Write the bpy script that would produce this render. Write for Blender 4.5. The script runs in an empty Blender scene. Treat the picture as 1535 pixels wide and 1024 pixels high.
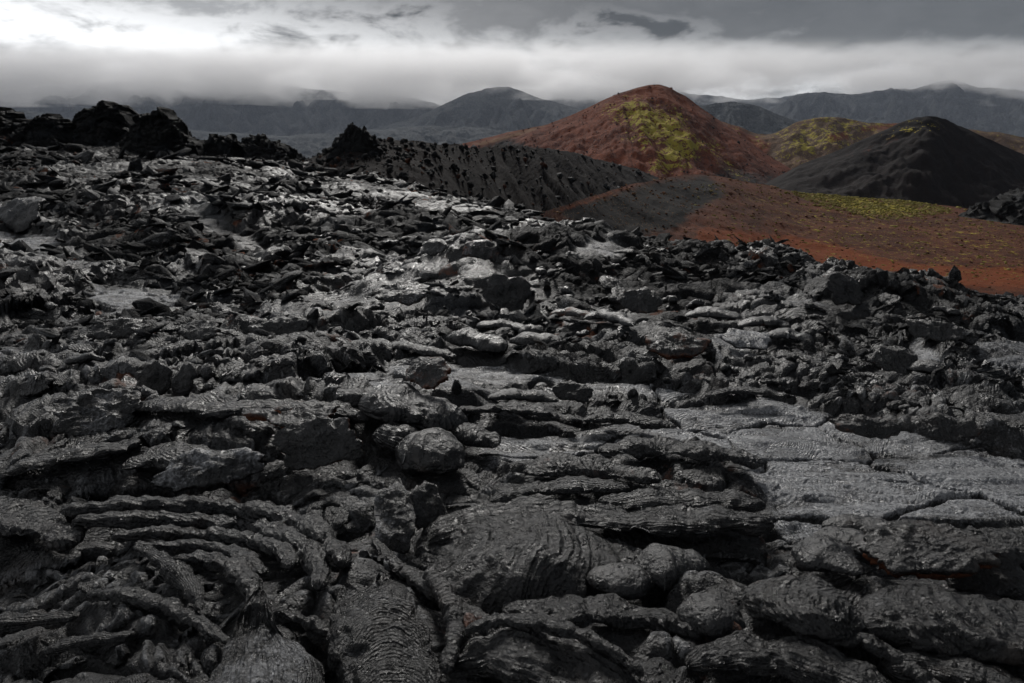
import bpy, math, random
import numpy as np
from mathutils import Vector

# ------------------------------------------------------------------ camera, world, sun, exposure
SC = bpy.context.scene
COL = SC.collection
W0, H0, FPX = 1535.0, 1024.0, 1023.3
EYE = 2.0
PITCH = math.radians(15.7)
cam_d = bpy.data.cameras.new('camera')
cam_d.lens = 24.0; cam_d.sensor_width = 36.0
cam_d.clip_start = 0.05; cam_d.clip_end = 60000
cam = bpy.data.objects.new('camera', cam_d)
cam.location = (0, 0, EYE)
cam.rotation_euler = (math.pi/2 - PITCH, 0, 0)
COL.objects.link(cam); SC.camera = cam

SUN_EL, SUN_AZ = math.radians(35), math.radians(-4)      # azimuth from +Y, clockwise positive
world = bpy.data.worlds.new('World'); SC.world = world
world.use_nodes = True

def build_world():
    nt = world.node_tree; nt.nodes.clear(); N = nt.nodes.new; L = nt.links.new
    out = N('ShaderNodeOutputWorld'); bg = N('ShaderNodeBackground')
    L(bg.outputs[0], out.inputs[0])
    tc = N('ShaderNodeTexCoord')
    sep = N('ShaderNodeSeparateXYZ'); L(tc.outputs['Generated'], sep.inputs[0])
    def M(op, a, b=None, c=None, clamp=False):
        n = N('ShaderNodeMath'); n.operation = op; n.use_clamp = clamp
        for i, v in enumerate((a, b, c)):
            if v is None: continue
            if isinstance(v, (int, float)): n.inputs[i].default_value = v
            else: L(v, n.inputs[i])
        return n.outputs[0]
    def smooth(v, a, b, o0=0.0, o1=1.0):
        n = N('ShaderNodeMapRange'); n.interpolation_type = 'SMOOTHSTEP'
        L(v, n.inputs[0]); n.inputs[1].default_value = a; n.inputs[2].default_value = b
        n.inputs[3].default_value = o0; n.inputs[4].default_value = o1
        return n.outputs[0]
    X, Y, Z = sep.outputs
    el = M('ARCSINE', Z)
    az = M('ARCTAN2', X, Y)
    # cloud deck seen in perspective: direction divided by height
    zz = M('ADD', M('MAXIMUM', Z, 0.0), 0.10)
    px = M('DIVIDE', X, zz); py = M('DIVIDE', Y, zz)
    cp = N('ShaderNodeCombineXYZ'); L(px, cp.inputs[0]); L(M('MULTIPLY', py, 1.15), cp.inputs[1])
    n1 = N('ShaderNodeTexNoise'); n1.inputs['Scale'].default_value = 0.75; n1.inputs['Detail'].default_value = 6
    n1.inputs['Roughness'].default_value = 0.5; n1.inputs['Distortion'].default_value = 0.45
    L(cp.outputs[0], n1.inputs['Vector'])
    n2 = N('ShaderNodeTexNoise'); n2.inputs['Scale'].default_value = 1.5; n2.inputs['Detail'].default_value = 10
    n2.inputs['Roughness'].default_value = 0.6; n2.inputs['Distortion'].default_value = 0.3
    c2 = N('ShaderNodeCombineXYZ'); L(M('MULTIPLY', az, 6.5), c2.inputs[0]); L(M('MULTIPLY', el, 15.0), c2.inputs[1]); c2.inputs[2].default_value = 3.7
    L(c2.outputs[0], n2.inputs['Vector'])
    a = M('MULTIPLY_ADD', n1.outputs[0], 1.0, -0.5)
    b = M('MULTIPLY_ADD', n2.outputs[0], 1.0, -0.5)
    nz = M('ADD', M('MULTIPLY', a, 0.9), M('MULTIPLY', b, 2.3))
    eld = M('MULTIPLY', el, 57.2958)
    azd = M('MULTIPLY', az, 57.2958)
    # lower bright cloud, upper dark deck (darker towards the right)
    e2 = M('ADD', eld, M('MULTIPLY', nz, 7.0))
    thr = M('MULTIPLY_ADD', azd, -0.085, 8.2)               # deck edge sinks to the right
    e3 = M('SUBTRACT', e2, thr)
    deck = smooth(e3, -2.2, 2.8)
    low = smooth(azd, -45, 32, 0.76, 0.54)                   # brightness of the low bank
    low = M('MULTIPLY', low, smooth(eld, 1.0, 5.5, 0.72, 1.0))
    low = M('MULTIPLY', low, M('ADD', 1.0, M('MULTIPLY', nz, 2.6)))
    hi = smooth(azd, -32, 15, 0.24, 0.062)
    hi = M('MULTIPLY', hi, smooth(eld, 9, 40, 1.0, 1.25))
    hi = M('MULTIPLY', hi, M('ADD', 1.0, M('MULTIPLY', nz, 0.9)))
    mx = M('ADD', M('MULTIPLY', low, M('SUBTRACT', 1.0, deck)), M('MULTIPLY', hi, deck))
    mx = M('MAXIMUM', mx, 0.01)
    cc = N('ShaderNodeCombineXYZ')
    L(M('MULTIPLY', mx, 0.985), cc.inputs[0]); L(M('MULTIPLY', mx, 0.99), cc.inputs[1]); L(M('MULTIPLY', mx, 1.0), cc.inputs[2])
    sky = N('ShaderNodeTexSky'); sky.sky_type = 'NISHITA'; sky.sun_disc = False
    sky.sun_elevation = SUN_EL; sky.sun_rotation = SUN_AZ
    # background strength is 0.1, clouds are scaled up by ten so that both share it
    sc = N('ShaderNodeVectorMath'); sc.operation = 'SCALE'; L(cc.outputs[0], sc.inputs[0]); sc.inputs[3].default_value = 6.2
    mix = N('ShaderNodeMix'); mix.data_type = 'RGBA'; mix.inputs[0].default_value = 0.97
    L(sky.outputs[0], mix.inputs[6]); L(sc.outputs[0], mix.inputs[7])
    L(mix.outputs[2], bg.inputs[0]); bg.inputs[1].default_value = 0.1
build_world()

sun_d = bpy.data.lights.new('sun', 'SUN'); sun_d.energy = 1.4; sun_d.angle = math.radians(12)
sun_d.color = (1.0, 0.97, 0.93)
sun = bpy.data.objects.new('sun', sun_d)
_sd = Vector((math.sin(SUN_AZ)*math.cos(SUN_EL), math.cos(SUN_AZ)*math.cos(SUN_EL), math.sin(SUN_EL)))
sun.rotation_euler = _sd.to_track_quat('Z', 'Y').to_euler()
COL.objects.link(sun)
SC.view_settings.view_transform = 'Standard'; SC.view_settings.look = 'None'
SC.view_settings.gamma = 1.0; SC.view_settings.use_curve_mapping = False
SC.view_settings.exposure = 0.95
SC.cycles.max_bounces = 4; SC.cycles.diffuse_bounces = 2; SC.cycles.glossy_bounces = 2
SC.cycles.volume_bounces = 1
SC.cycles.volume_step_rate = 0.06; SC.cycles.volume_max_steps = 128

# ------------------------------------------------------------------ numpy helpers
def proj(P):
    """world points (n,3) -> photograph pixel coordinates"""
    d = P - np.array([0, 0, EYE])
    c, s = math.cos(PITCH), math.sin(PITCH)
    dep = d[..., 1]*c - d[..., 2]*s
    up = d[..., 1]*s + d[..., 2]*c
    dep = np.maximum(dep, 1e-3)
    return W0/2 + FPX*d[..., 0]/dep, H0/2 - FPX*up/dep
def ray(u, v):
    c, s = math.cos(PITCH), math.sin(PITCH)
    a = (np.asarray(u, float) - W0/2)/FPX; b = (H0/2 - np.asarray(v, float))/FPX
    return a, c + b*s, -s + b*c                     # x, y, z direction for unit depth
def at_dist(u, v, D):
    """point on the pixel's ray at ground distance Y = D"""
    x, y, z = ray(u, v)
    k = D/y
    return x*k, y*k, EYE + z*k

_rng = np.random.RandomState(7)
_P = _rng.permutation(65536).astype(np.int64)
def _h(ix, iy, iz=0, seed=0):
    a = _P[(ix + seed*1013) & 65535]
    a = _P[(a + iy) & 65535]
    return _P[(a + iz) & 65535]
_ang = _rng.rand(65536)*2*np.pi
_GX, _GY = np.cos(_ang).astype(np.float32), np.sin(_ang).astype(np.float32)
_g3 = _rng.normal(size=(65536, 3)); _g3 /= np.linalg.norm(_g3, axis=1)[:, None]; _g3 = _g3.astype(np.float32)
_R1 = _rng.rand(65536).astype(np.float32); _R2 = _rng.rand(65536).astype(np.float32); _R3 = _rng.rand(65536).astype(np.float32)
def noise2(x, y, seed=0):
    x = np.asarray(x, float); y = np.asarray(y, float)
    xi = np.floor(x).astype(np.int64); yi = np.floor(y).astype(np.int64)
    fx = (x - xi).astype(np.float32); fy = (y - yi).astype(np.float32)
    u = fx*fx*fx*(fx*(fx*6-15)+10); v = fy*fy*fy*(fy*(fy*6-15)+10)
    r = 0
    for dx in (0, 1):
        for dy in (0, 1):
            h = _h(xi+dx, yi+dy, 0, seed)
            g = _GX[h]*(fx-dx) + _GY[h]*(fy-dy)
            r = r + g*(u if dx else 1-u)*(v if dy else 1-v)
    return r*1.45
def noise3(x, y, z, seed=0):
    x = np.asarray(x, float); y = np.asarray(y, float); z = np.asarray(z, float)
    xi = np.floor(x).astype(np.int64); yi = np.floor(y).astype(np.int64); zi = np.floor(z).astype(np.int64)
    fx = (x - xi).astype(np.float32); fy = (y - yi).astype(np.float32); fz = (z - zi).astype(np.float32)
    u = fx*fx*(3-2*fx); v = fy*fy*(3-2*fy); w = fz*fz*(3-2*fz)
    r = 0
    for dx in (0, 1):
        for dy in (0, 1):
            for dz in (0, 1):
                g = _g3[_h(xi+dx, yi+dy, zi+dz, seed)]
                r = r + (g[..., 0]*(fx-dx) + g[..., 1]*(fy-dy) + g[..., 2]*(fz-dz))*(u if dx else 1-u)*(v if dy else 1-v)*(w if dz else 1-w)
    return r*1.5
def fbm2(x, y, oct=4, gain=0.5, seed=0, lac=2.03):
    a, r = 1.0, 0
    for i in range(oct):
        r = r + a*noise2(x, y, seed+i*17); x = x*lac + 3.1; y = y*lac - 1.7; a *= gain
    return r
def fbm3(x, y, z, oct=4, gain=0.5, seed=0, lac=2.03):
    a, r = 1.0, 0
    for i in range(oct):
        r = r + a*noise3(x, y, z, seed+i*17); x = x*lac + 3.1; y = y*lac - 1.7; z = z*lac + .9; a *= gain
    return r
def ridged2(x, y, oct=4, gain=0.5, seed=0, lac=2.1):
    a, r = 1.0, 0
    for i in range(oct):
        n = 1 - np.abs(noise2(x, y, seed+i*17))*2.0
        r = r + a*n; x = x*lac + 3.1; y = y*lac - 1.7; a *= gain
    return r
def worley2(x, y, seed=0, jit=0.9):
    """F1, F2, cell random, offset of the nearest point"""
    xi = np.floor(x).astype(np.int64); yi = np.floor(y).astype(np.int64)
    f1 = np.full(x.shape, 9.0, np.float32); f2 = f1.copy(); c = np.zeros(x.shape, np.float32)
    ox = np.zeros(x.shape, np.float32); oy = ox.copy()
    for dx in (-1, 0, 1):
        for dy in (-1, 0, 1):
            h = _h(xi+dx, yi+dy, 0, seed)
            ax = (xi+dx + 0.5 + (_R1[h]-.5)*jit - x).astype(np.float32); ay = (yi+dy + 0.5 + (_R2[h]-.5)*jit - y).astype(np.float32)
            d = np.sqrt(ax*ax + ay*ay)
            near = d < f1
            f2 = np.where(near, f1, np.minimum(f2, d))
            c = np.where(near, _R3[h], c); ox = np.where(near, ax, ox); oy = np.where(near, ay, oy)
            f1 = np.where(near, d, f1)
    return f1, f2, c, ox, oy
def sstep(x, a, b):
    t = np.clip((x-a)/(b-a), 0, 1); return t*t*(3-2*t)
def in_poly(u, v, poly, soft=12.0):
    """soft inside mask (1 inside, 0 outside, `soft` pixels wide)"""
    u = np.asarray(u, float); v = np.asarray(v, float)
    inside = np.zeros(u.shape, bool); dm = np.full(u.shape, 1e9)
    n = len(poly)
    for i in range(n):
        x1, y1 = poly[i]; x2, y2 = poly[(i+1) % n]
        cr = ((y1 > v) != (y2 > v)) & (u < (x2-x1)*(v-y1)/((y2-y1) if y2 != y1 else 1e-9) + x1)
        inside ^= cr
        ex, ey = x2-x1, y2-y1
        t = np.clip(((u-x1)*ex + (v-y1)*ey)/(ex*ex+ey*ey+1e-9), 0, 1)
        dm = np.minimum(dm, np.hypot(u-(x1+t*ex), v-(y1+t*ey)))
    return np.clip(0.5 + np.where(inside, dm, -dm)/(2*soft), 0, 1)

# ------------------------------------------------------------------ mesh helpers
def mesh_from(name, V, F, mat, attrs=None, smooth=True):
    V = np.ascontiguousarray(V, np.float32).reshape(-1, 3)
    F = np.ascontiguousarray(F, np.int32)
    me = bpy.data.meshes.new(name)
    k = F.shape[1]
    me.vertices.add(len(V)); me.vertices.foreach_set('co', V.ravel())
    me.loops.add(F.size); me.loops.foreach_set('vertex_index', F.ravel())
    me.polygons.add(len(F))
    me.polygons.foreach_set('loop_start', np.arange(0, F.size, k, dtype=np.int32))
    me.polygons.foreach_set('loop_total', np.full(len(F), k, np.int32))
    me.update(calc_edges=True)
    me.polygons.foreach_set('use_smooth', np.full(len(F), bool(smooth)))
    for an, av in (attrs or {}).items():
        a = me.attributes.new(an, 'FLOAT', 'POINT'); a.data.foreach_set('value', np.ascontiguousarray(av, np.float32).ravel())
    me.materials.append(mat)
    return me
def link(name, me, label=None, cat=None, group=None, kind=None, parent=None, loc=None):
    o = bpy.data.objects.new(name, me); COL.objects.link(o)
    if label: o['label'] = label
    if cat: o['category'] = cat
    if group: o['group'] = group
    if kind: o['kind'] = kind
    if parent is not None: o.parent = parent
    if loc is not None: o.location = loc
    return o
def grid_faces(nr, nc, wrap=False):
    r = np.arange(nr-1)[:, None]; c = np.arange(nc if wrap else nc-1)[None, :]
    c2 = (c+1) % nc
    return np.stack([r*nc+c, r*nc+c2, (r+1)*nc+c2, (r+1)*nc+c], -1).reshape(-1, 4)

# ------------------------------------------------------------------ materials
class NT:
    def __init__(s, name):
        s.m = bpy.data.materials.new(name); s.m.use_nodes = True
        s.t = s.m.node_tree; s.t.nodes.clear()
        s.out = s.t.nodes.new('ShaderNodeOutputMaterial')
    def n(s, typ, **kw):
        n = s.t.nodes.new('ShaderNode'+typ)
        for k, v in kw.items(): setattr(n, k, v)
        return n
    def l(s, a, b): s.t.links.new(a, b)
    def put(s, sock, v):
        if isinstance(v, (int, float)): sock.default_value = v
        elif isinstance(v, tuple): sock.default_value = v if len(v) != 3 or sock.type != 'RGBA' else (*v, 1)
        else: s.l(v, sock)
    def math(s, op, a, b=None, c=None, clamp=False):
        n = s.n('Math', operation=op, use_clamp=clamp)
        for i, v in enumerate((a, b, c)):
            if v is not None: s.put(n.inputs[i], v)
        return n.outputs[0]
    def mr(s, v, a, b, c=0.0, d=1.0):
        n = s.n('MapRange', interpolation_type='SMOOTHSTEP')
        s.put(n.inputs[0], v)
        for i, q in enumerate((a, b, c, d)): s.put(n.inputs[i+1], q)
        return n.outputs[0]
    def mix(s, f, a, b):
        n = s.n('Mix', data_type='RGBA'); s.put(n.inputs[0], f); s.put(n.inputs[6], a); s.put(n.inputs[7], b)
        return n.outputs[2]
    def noise(s, vec, scale, detail=4, rough=0.5, dist=0.0):
        n = s.n('TexNoise'); s.l(vec, n.inputs['Vector']); n.inputs['Scale'].default_value = scale
        n.inputs['Detail'].default_value = detail; n.inputs['Roughness'].default_value = rough; n.inputs['Distortion'].default_value = dist
        return n.outputs[0]
    def voro(s, vec, scale, feature='F1', out='Distance'):
        n = s.n('TexVoronoi', feature=feature); s.l(vec, n.inputs['Vector']); n.inputs['Scale'].default_value = scale
        return n.outputs[out]
    def attr(s, name):
        n = s.n('Attribute', attribute_name=name); return n.outputs['Fac']
    def pos(s):
        return s.n('NewGeometry').outputs['Position']
    def bump(s, h, dist, strength=1.0, normal=None):
        n = s.n('Bump'); s.put(n.inputs['Height'], h); n.inputs['Distance'].default_value = dist; n.inputs['Strength'].default_value = strength
        if normal is not None: s.l(normal, n.inputs['Normal'])
        return n.outputs[0]
    def bsdf(s, col, rough, normal=None, spec=0.5):
        b = s.n('BsdfPrincipled'); s.put(b.inputs['Base Color'], col); s.put(b.inputs['Roughness'], rough)
        s.put(b.inputs['Specular IOR Level'], spec)
        if normal is not None: s.l(normal, b.inputs['Normal'])
        s.l(b.outputs[0], s.out.inputs[0]); return b

def lava_material(name, rust_base=0.0, rough0=0.38, ash_base=0.0, wet=0.6, bumpk=1.0):
    s_mid = 0.030
    s = NT(name); P = s.pos()
    n_big = s.noise(P, 1.3, 3, 0.5)
    n_mid = s.noise(P, 9.0, 5, 0.6)
    n_fin = s.noise(P, 55.0, 5, 0.65)
    ash = s.attr('ash'); rust = s.attr('rust'); rope = s.attr('rope'); dull = s.attr('dull')
    base = s.mix(s.mr(n_mid, 0.35, 0.68), (0.004, 0.0042, 0.0046), (0.014, 0.0148, 0.0165))
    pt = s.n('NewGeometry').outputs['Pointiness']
    # the mesh gets coarser with distance from the rope field: keep the same painted highlight on its edges
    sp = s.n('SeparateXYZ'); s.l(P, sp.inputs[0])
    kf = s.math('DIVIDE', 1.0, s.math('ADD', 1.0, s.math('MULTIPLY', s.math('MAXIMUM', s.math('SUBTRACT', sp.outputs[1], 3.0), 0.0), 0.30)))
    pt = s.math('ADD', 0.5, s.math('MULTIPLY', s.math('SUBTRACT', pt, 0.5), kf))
    crest = s.math('ADD', s.mr(pt, 0.505, 0.60), s.math('MULTIPLY', s.math('SUBTRACT', n_fin, 0.5), 1.8))  # bright rim highlights on convex edges, painted into the colour
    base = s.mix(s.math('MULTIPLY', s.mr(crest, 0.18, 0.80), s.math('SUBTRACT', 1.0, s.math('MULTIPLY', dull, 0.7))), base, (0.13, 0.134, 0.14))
    flk = s.math('MULTIPLY', s.mr(s.noise(P, 34.0, 6, 0.72, 0.5), 0.54, 0.66), s.mr(s.noise(P, 3.1, 3, 0.5), 0.40, 0.62))
    base = s.mix(s.math('MULTIPLY', flk, s.math('SUBTRACT', s.math('SUBTRACT', 0.75, ash), dull, clamp=True)), base, (0.12, 0.122, 0.125))
    tint = s.noise(P, 0.8, 2, 0.5)
    base = s.mix(s.mr(tint, 0.55, 0.7), base, s.mix(0.45, base, (0.022, 0.028, 0.036)))
    base = s.mix(s.mr(pt, 0.50, 0.42), base, (0.004, 0.004, 0.0042))  # crevice shade painted as near-black in concave creases
    # pale dust on level ground, with the sky sheen of the flats painted in
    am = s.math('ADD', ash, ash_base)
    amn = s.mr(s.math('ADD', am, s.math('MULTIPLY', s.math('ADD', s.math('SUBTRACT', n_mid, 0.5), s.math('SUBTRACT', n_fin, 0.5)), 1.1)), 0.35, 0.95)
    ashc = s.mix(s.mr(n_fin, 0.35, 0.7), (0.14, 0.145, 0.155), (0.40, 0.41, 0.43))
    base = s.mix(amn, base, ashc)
    # brown weathering and iron staining
    br = s.mr(s.noise(P, 2.6, 5, 0.65, 0.4), 0.56, 0.74)
    base = s.mix(s.math('MULTIPLY', br, 0.5), base, (0.045, 0.033, 0.026))
    rn = s.mr(s.math('ADD', s.math('ADD', rust, rust_base), s.math('MULTIPLY', s.math('SUBTRACT', s.noise(P, 9.0, 7, 0.7, 0.3), 0.5), 2.2)), 0.42, 0.95)
    rc = s.mix(n_fin, (0.045, 0.017, 0.009), (0.18, 0.062, 0.028))
    base = s.mix(rn, base, rc)
    rough = s.math('ADD', s.mr(n_mid, 0.3, 0.7, rough0-0.14, rough0+0.12), s.math('ADD', s.math('MULTIPLY', rn, 0.3), s.math('MULTIPLY', amn, -0.06)))
    # wrinkles follow the flow phase stored on the mesh
    ph = s.attr('phase')
    w = s.math('SINE', s.math('ADD', ph, s.math('MULTIPLY', n_mid, 5.0)))
    w = s.math('MULTIPLY', s.math('ABSOLUTE', w), rope)
    nb = s.bump(w, 0.016*bumpk)
    cells = s.voro(P, 38.0)
    nb = s.bump(n_mid, s_mid*bumpk, normal=nb)
    pits = s.mr(cells, 0.05, 0.42)
    nb = s.bump(s.math('MULTIPLY', pits, s.math('SUBTRACT', 1.0, s.math('MULTIPLY', ash, 0.6))), 0.010*bumpk, normal=nb)
    nb = s.bump(n_fin, 0.022*bumpk, normal=nb)
    nb = s.bump(s.math('MULTIPLY', flk, 1.0), 0.006*bumpk, normal=nb)
    rough = s.math('ADD', rough, s.math('MULTIPLY', dull, 0.30), clamp=True)
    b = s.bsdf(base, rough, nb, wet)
    s.l(s.math('MULTIPLY', wet, s.math('SUBTRACT', 1.0, s.math('MULTIPLY', dull, 0.75))), b.inputs['Specular IOR Level'])
    return s.m
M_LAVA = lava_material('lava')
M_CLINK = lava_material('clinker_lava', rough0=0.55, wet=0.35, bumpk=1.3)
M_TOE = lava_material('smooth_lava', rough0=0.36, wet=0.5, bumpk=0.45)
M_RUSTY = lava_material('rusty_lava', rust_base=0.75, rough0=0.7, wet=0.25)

def soil_material(name, cols, scale=1.0, speck=None, far=1.0, bump=1.0):
    """cols: base a/b; attributes moss, red, dark, pale shift the colour"""
    s = NT(name); P = s.pos()
    nb_ = s.noise(P, 0.02*scale, 6, 0.6, 0.3); nm = s.noise(P, 0.16*scale, 6, 0.62); nf = s.noise(P, 1.4*scale, 5, 0.65)
    base = s.mix(s.mr(s.math('ADD', s.math('MULTIPLY', nb_, 0.5), s.math('MULTIPLY', nm, 0.5)), 0.38, 0.62), cols[0], cols[1])
    base = s.mix(s.mr(nf, 0.45, 0.72), base, tuple(min(1, c*1.7) for c in cols[1]))
    def layer(att, col_a, col_b, lo=0.42, hi=0.62, amp=1.5, nn=None):
        nonlocal base
        m = s.math('ADD', s.attr(att), s.math('MULTIPLY', s.math('SUBTRACT', nn or nm, 0.5), amp))
        m = s.math('MULTIPLY', s.mr(m, lo, hi), s.mr(s.attr(att), 0.02, 0.15))
        base = s.mix(m, base, s.mix(nf, col_a, col_b)); return m
    layer('dark', (0.008, 0.0075, 0.008), (0.018, 0.016, 0.0155), 0.35, 0.7, 0.8)
    layer('red', (0.10, 0.024, 0.008), (0.23, 0.062, 0.021), 0.35, 0.75, 0.9)
    layer('pale', (0.12, 0.06, 0.03), (0.22, 0.12, 0.06), 0.4, 0.75, 0.9)
    layer('moss', (0.16, 0.13, 0.014), (0.42, 0.35, 0.045), 0.47, 0.58, 4.6, s.math('ADD', s.math('MULTIPLY', nm, 0.5), s.math('MULTIPLY', s.noise(P, 0.55*scale, 5, 0.7, 0.4), 0.5)))
    if speck:
        v = s.voro(P, speck[0]); nn = s.noise(P, speck[0]*0.15, 3, 0.5)
        m = s.math('MULTIPLY', s.mr(v, 0.30, 0.18), s.mr(nn, 0.45, 0.6))
        base = s.mix(m, base, speck[1])
    nb = s.bump(nm, 2.2*far*bump); nb = s.bump(nf, 0.5*far*bump, normal=nb)
    s.bsdf(base, 0.95, nb, 0.1)
    return s.m

# ------------------------------------------------------------------ the lava field (one sheet, in metres)
_edge = np.array([(-40, 110), (-26, 84), (-19, 66), (-10, 48), (-3.6, 34), (1.7, 25.5), (4.3, 18.6), (5.6, 14.6), (6.6, 12.6), (8.7, 11.2), (14, 9.6), (30, 6)], float)
def edge_y(x): return np.interp(x, _edge[:, 0], _edge[:, 1])
def flat_xy(u, v):
    x, y, z = ray(u, v); k = -EYE/np.minimum(z, -1e-3); return x*k, y*k
MOUNDS = [(380, 345, 2.4, .75), (170, 340, 2.0, .6), (570, 345, 2.2, .4), (760, 430, 1.5, .5), (880, 395, 1.7, .5), (700, 400, 1.5, .3),
          (1110, 415, 1.5, .25), (1300, 470, 1.0, .3), (1470, 555, .8, .28), (1380, 480, 1.2, .2), (630, 600, .55, .26), (560, 640, .5, .14), (310, 660, .7, .22),
          (560, 760, .45, .12), (830, 985, .35, .12), (1210, 930, .3, .12), (1420, 930, .4, .13), (120, 610, .7, .2), (60, 740, .6, .15),
          (30, 420, 1.0, .35), (230, 880, .4, .12), (400, 930, .25, .12), (570, 930, .3, .10), (340, 800, .3, -.12), (660, 830, .25, -.1),
          (450, 560, .8, .2), (200, 520, .9, .2), (1130, 480, 1.0, .2), (980, 520, .7, .2), (1010, 455, 1.0, .2), (790, 790, .5, .05), (940, 720, .8, .08)]
_MW = [(*flat_xy(u, v), r, h) for u, v, r, h in MOUNDS]
def macro(x, y):
    z = np.zeros(np.shape(x))
    t = x/np.maximum(y, .1)
    rise = np.interp(t, [-.9, -.75, -.55, -.42, -.3, -.2, -.1], [2.8, 2.65, 2.2, 1.55, .75, .25, 0.])
    z = z + rise*sstep(y, 13, 46)
    for mx, my, r, h in _MW:
        z = z + h*np.exp(-((x-mx)**2 + (y-my)**2)/(r*r))
    z = z + 0.10*fbm2(x*.5, y*.5, 2, seed=5)*sstep(y, 2, 8) + 0.28*fbm2(x*.22, y*.22, 2, seed=9)*sstep(y, 9, 22)
    d = y - edge_y(x) + 1.2*noise2(x*.5, y*.5, 77)
    z = z - (.75 + .22*np.exp(-((x-4.3)/2.6)**2))*sstep(d, -7, 0)*sstep(x, -3, 2)*(1-.4*sstep(x, 5.5, 8))
    z = z - np.where(d > 0, np.minimum(0.62*d*np.minimum(1, d/2.0), 24.0), 0)
    return z
def on_ground(u, v, it=14):
    """where the pixel's ray meets the broad shape of the lava field"""
    rx, ry, rz = ray(u, v)
    k = -EYE/min(rz, -.02)
    for _ in range(it):
        z = float(macro(np.array([rx*k]), np.array([ry*k]))[0])+.08
        k = .5*k + .5*(z-EYE)/min(rz, -.02)
    return rx*k, ry*k, z


# ------------------------------------------------------------------ lava bodies that can be told apart: where they lie (photo points on the ground)
def depth_of(p):
    return p[1]*math.cos(PITCH) - (p[2]-EYE)*math.sin(PITCH)
FEATS = []      # filled by the lists below, read by the ground (which is flattened under them) and by the builders
def F(kind, **k): FEATS.append(dict(kind=kind, **k))
# tongues: pts = (u, v, half width px), hk = height / half width
FAN = dict(c=(672, 838), R={-180: .12, -150: .14, -120: .22, -95: .30, -70: .38, -45: .55, -25: .78, -8: .92, 10: .86, 30: .76, 55: .68, 80: .62, 100: .52, 125: .36, 150: .2, 180: .12},
  label='large fan-shaped black lobe covered in curved rope folds, lower centre of the field')
F('lava_toe', pts=[(892, 862, 22), (925, 866, 32), (962, 868, 24), (974, 868, 14)], hk=.85, label='rounded smooth black toe at the right tip of the rope-folded fan', cat='lava toe')
F('lava_toe', pts=[(962, 846, 22), (1000, 840, 34), (1040, 838, 26), (1056, 838, 14)], hk=.8, label='longest smooth toe, lying behind the two round toes beside the fan', cat='lava toe')
F('lava_toe', pts=[(975, 858, 16), (992, 858, 27), (1010, 860, 18)], hk=1.0, label='small egg-shaped toe wedged in front of the longest smooth toe', cat='lava toe')
F('lava_lobe', pts=[(640, 800, 20), (700, 772, 30), (790, 762, 36), (900, 766, 40), (1020, 768, 40), (1110, 772, 30), (1150, 775, 14)], hk=.55, fold=('long', .10, .008, .2), label='long low black lobe stretching behind the rope-folded fan', cat='lava lobe')
F('lava_lobe', pts=[(905, 744, 16), (980, 742, 26), (1080, 740, 26), (1142, 745, 14)], hk=.45, fold=('long', .07, .006, .2), label='flat dark tongue beside the left edge of the grey cracked sheet', cat='lava lobe')
F('lava_lobe', pts=[(790, 700, 18), (830, 690, 30), (890, 692, 30), (950, 702, 22), (985, 710, 10)], hk=.6, fold=('cross', .07, .012, .9), rust=.25, label='wrinkled tongue with brown patches tapering right, above the long low lobe', cat='lava lobe')
F('lava_lobe', pts=[(905, 668, 14), (950, 662, 24), (1020, 664, 26), (1090, 672, 24), (1135, 684, 14)], hk=.6, fold=('cross', .085, .014, .8), label='ribbed tongue poking into the grey sheet from the left', cat='lava lobe')
F('lava_lobe', pts=[(740, 740, 14), (800, 722, 20), (870, 718, 20), (940, 722, 14)], hk=.5, fold=('long', .05, .006, .2), label='thin folded tongue just behind the long low lobe', cat='lava lobe')
# bundle of ropes, left foreground
for i, (pp, lab) in enumerate([
    ([(96, 768, 8), (150, 764, 12), (250, 762, 13), (340, 765, 13), (420, 778, 14), (470, 797, 15), (500, 825, 15), (512, 850, 10)], 'topmost and longest of the parallel lava ropes at lower left'),
    ([(110, 782, 8), (180, 780, 12), (280, 782, 12), (370, 790, 13), (430, 806, 14), (468, 832, 15), (480, 860, 13), (478, 880, 8)], 'second lava rope down in the bundle at lower left, bending sharply down at its right'),
    ([(170, 800, 6), (230, 797, 10), (310, 800, 11), (380, 808, 12), (425, 824, 12), (438, 845, 9)], 'third lava rope down in the bundle at lower left'),
    ([(200, 812, 5), (270, 811, 8), (330, 818, 9), (370, 832, 10), (392, 852, 8)], 'thin rope under the third in the bundle at lower left'),
    ([(258, 830, 6), (300, 828, 10), (345, 838, 12), (372, 862, 13), (385, 892, 12), (392, 915, 8)], 'lowest rope of the bundle, hooking down over the black hollow')]):
    F('lava_rope', pts=pp, hk=1.0, fold=('twist', .13, .007, .6), lift=.05 - .012*i, label=lab, cat='lava rope', group='parallel lava ropes at lower left')
F('lava_rope', pts=[(205, 815, 6), (250, 838, 14), (285, 872, 16), (298, 900, 8), (301, 906, 3)], hk=.9, fold=('long', .03, .004, .3), lift=.02, label='claw-shaped black finger curling down below the rope bundle', cat='lava rope')
F('lava_rope', pts=[(-60, 930, 14), (0, 925, 18), (60, 918, 17), (110, 912, 10)], hk=.9, fold=('long', .04, .004, .3), label='smooth blunt rope entering from the left edge, low in the picture', cat='lava rope')
F('lava_rope', pts=[(130, 876, 8), (190, 880, 14), (250, 895, 14), (300, 922, 12), (340, 948, 7)], hk=.8, fold=('twist', .13, .006, .5), label='dark ridge-like rope running down right from the pale crumbs at lower left', cat='lava rope')
F('lava_rope', pts=[(60, 965, 8), (110, 950, 13), (160, 945, 12), (200, 938, 6)], hk=.8, fold=('long', .03, .004, .3), label='short pointed rope near the bottom left, above the bottom left mound', cat='lava rope')
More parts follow.
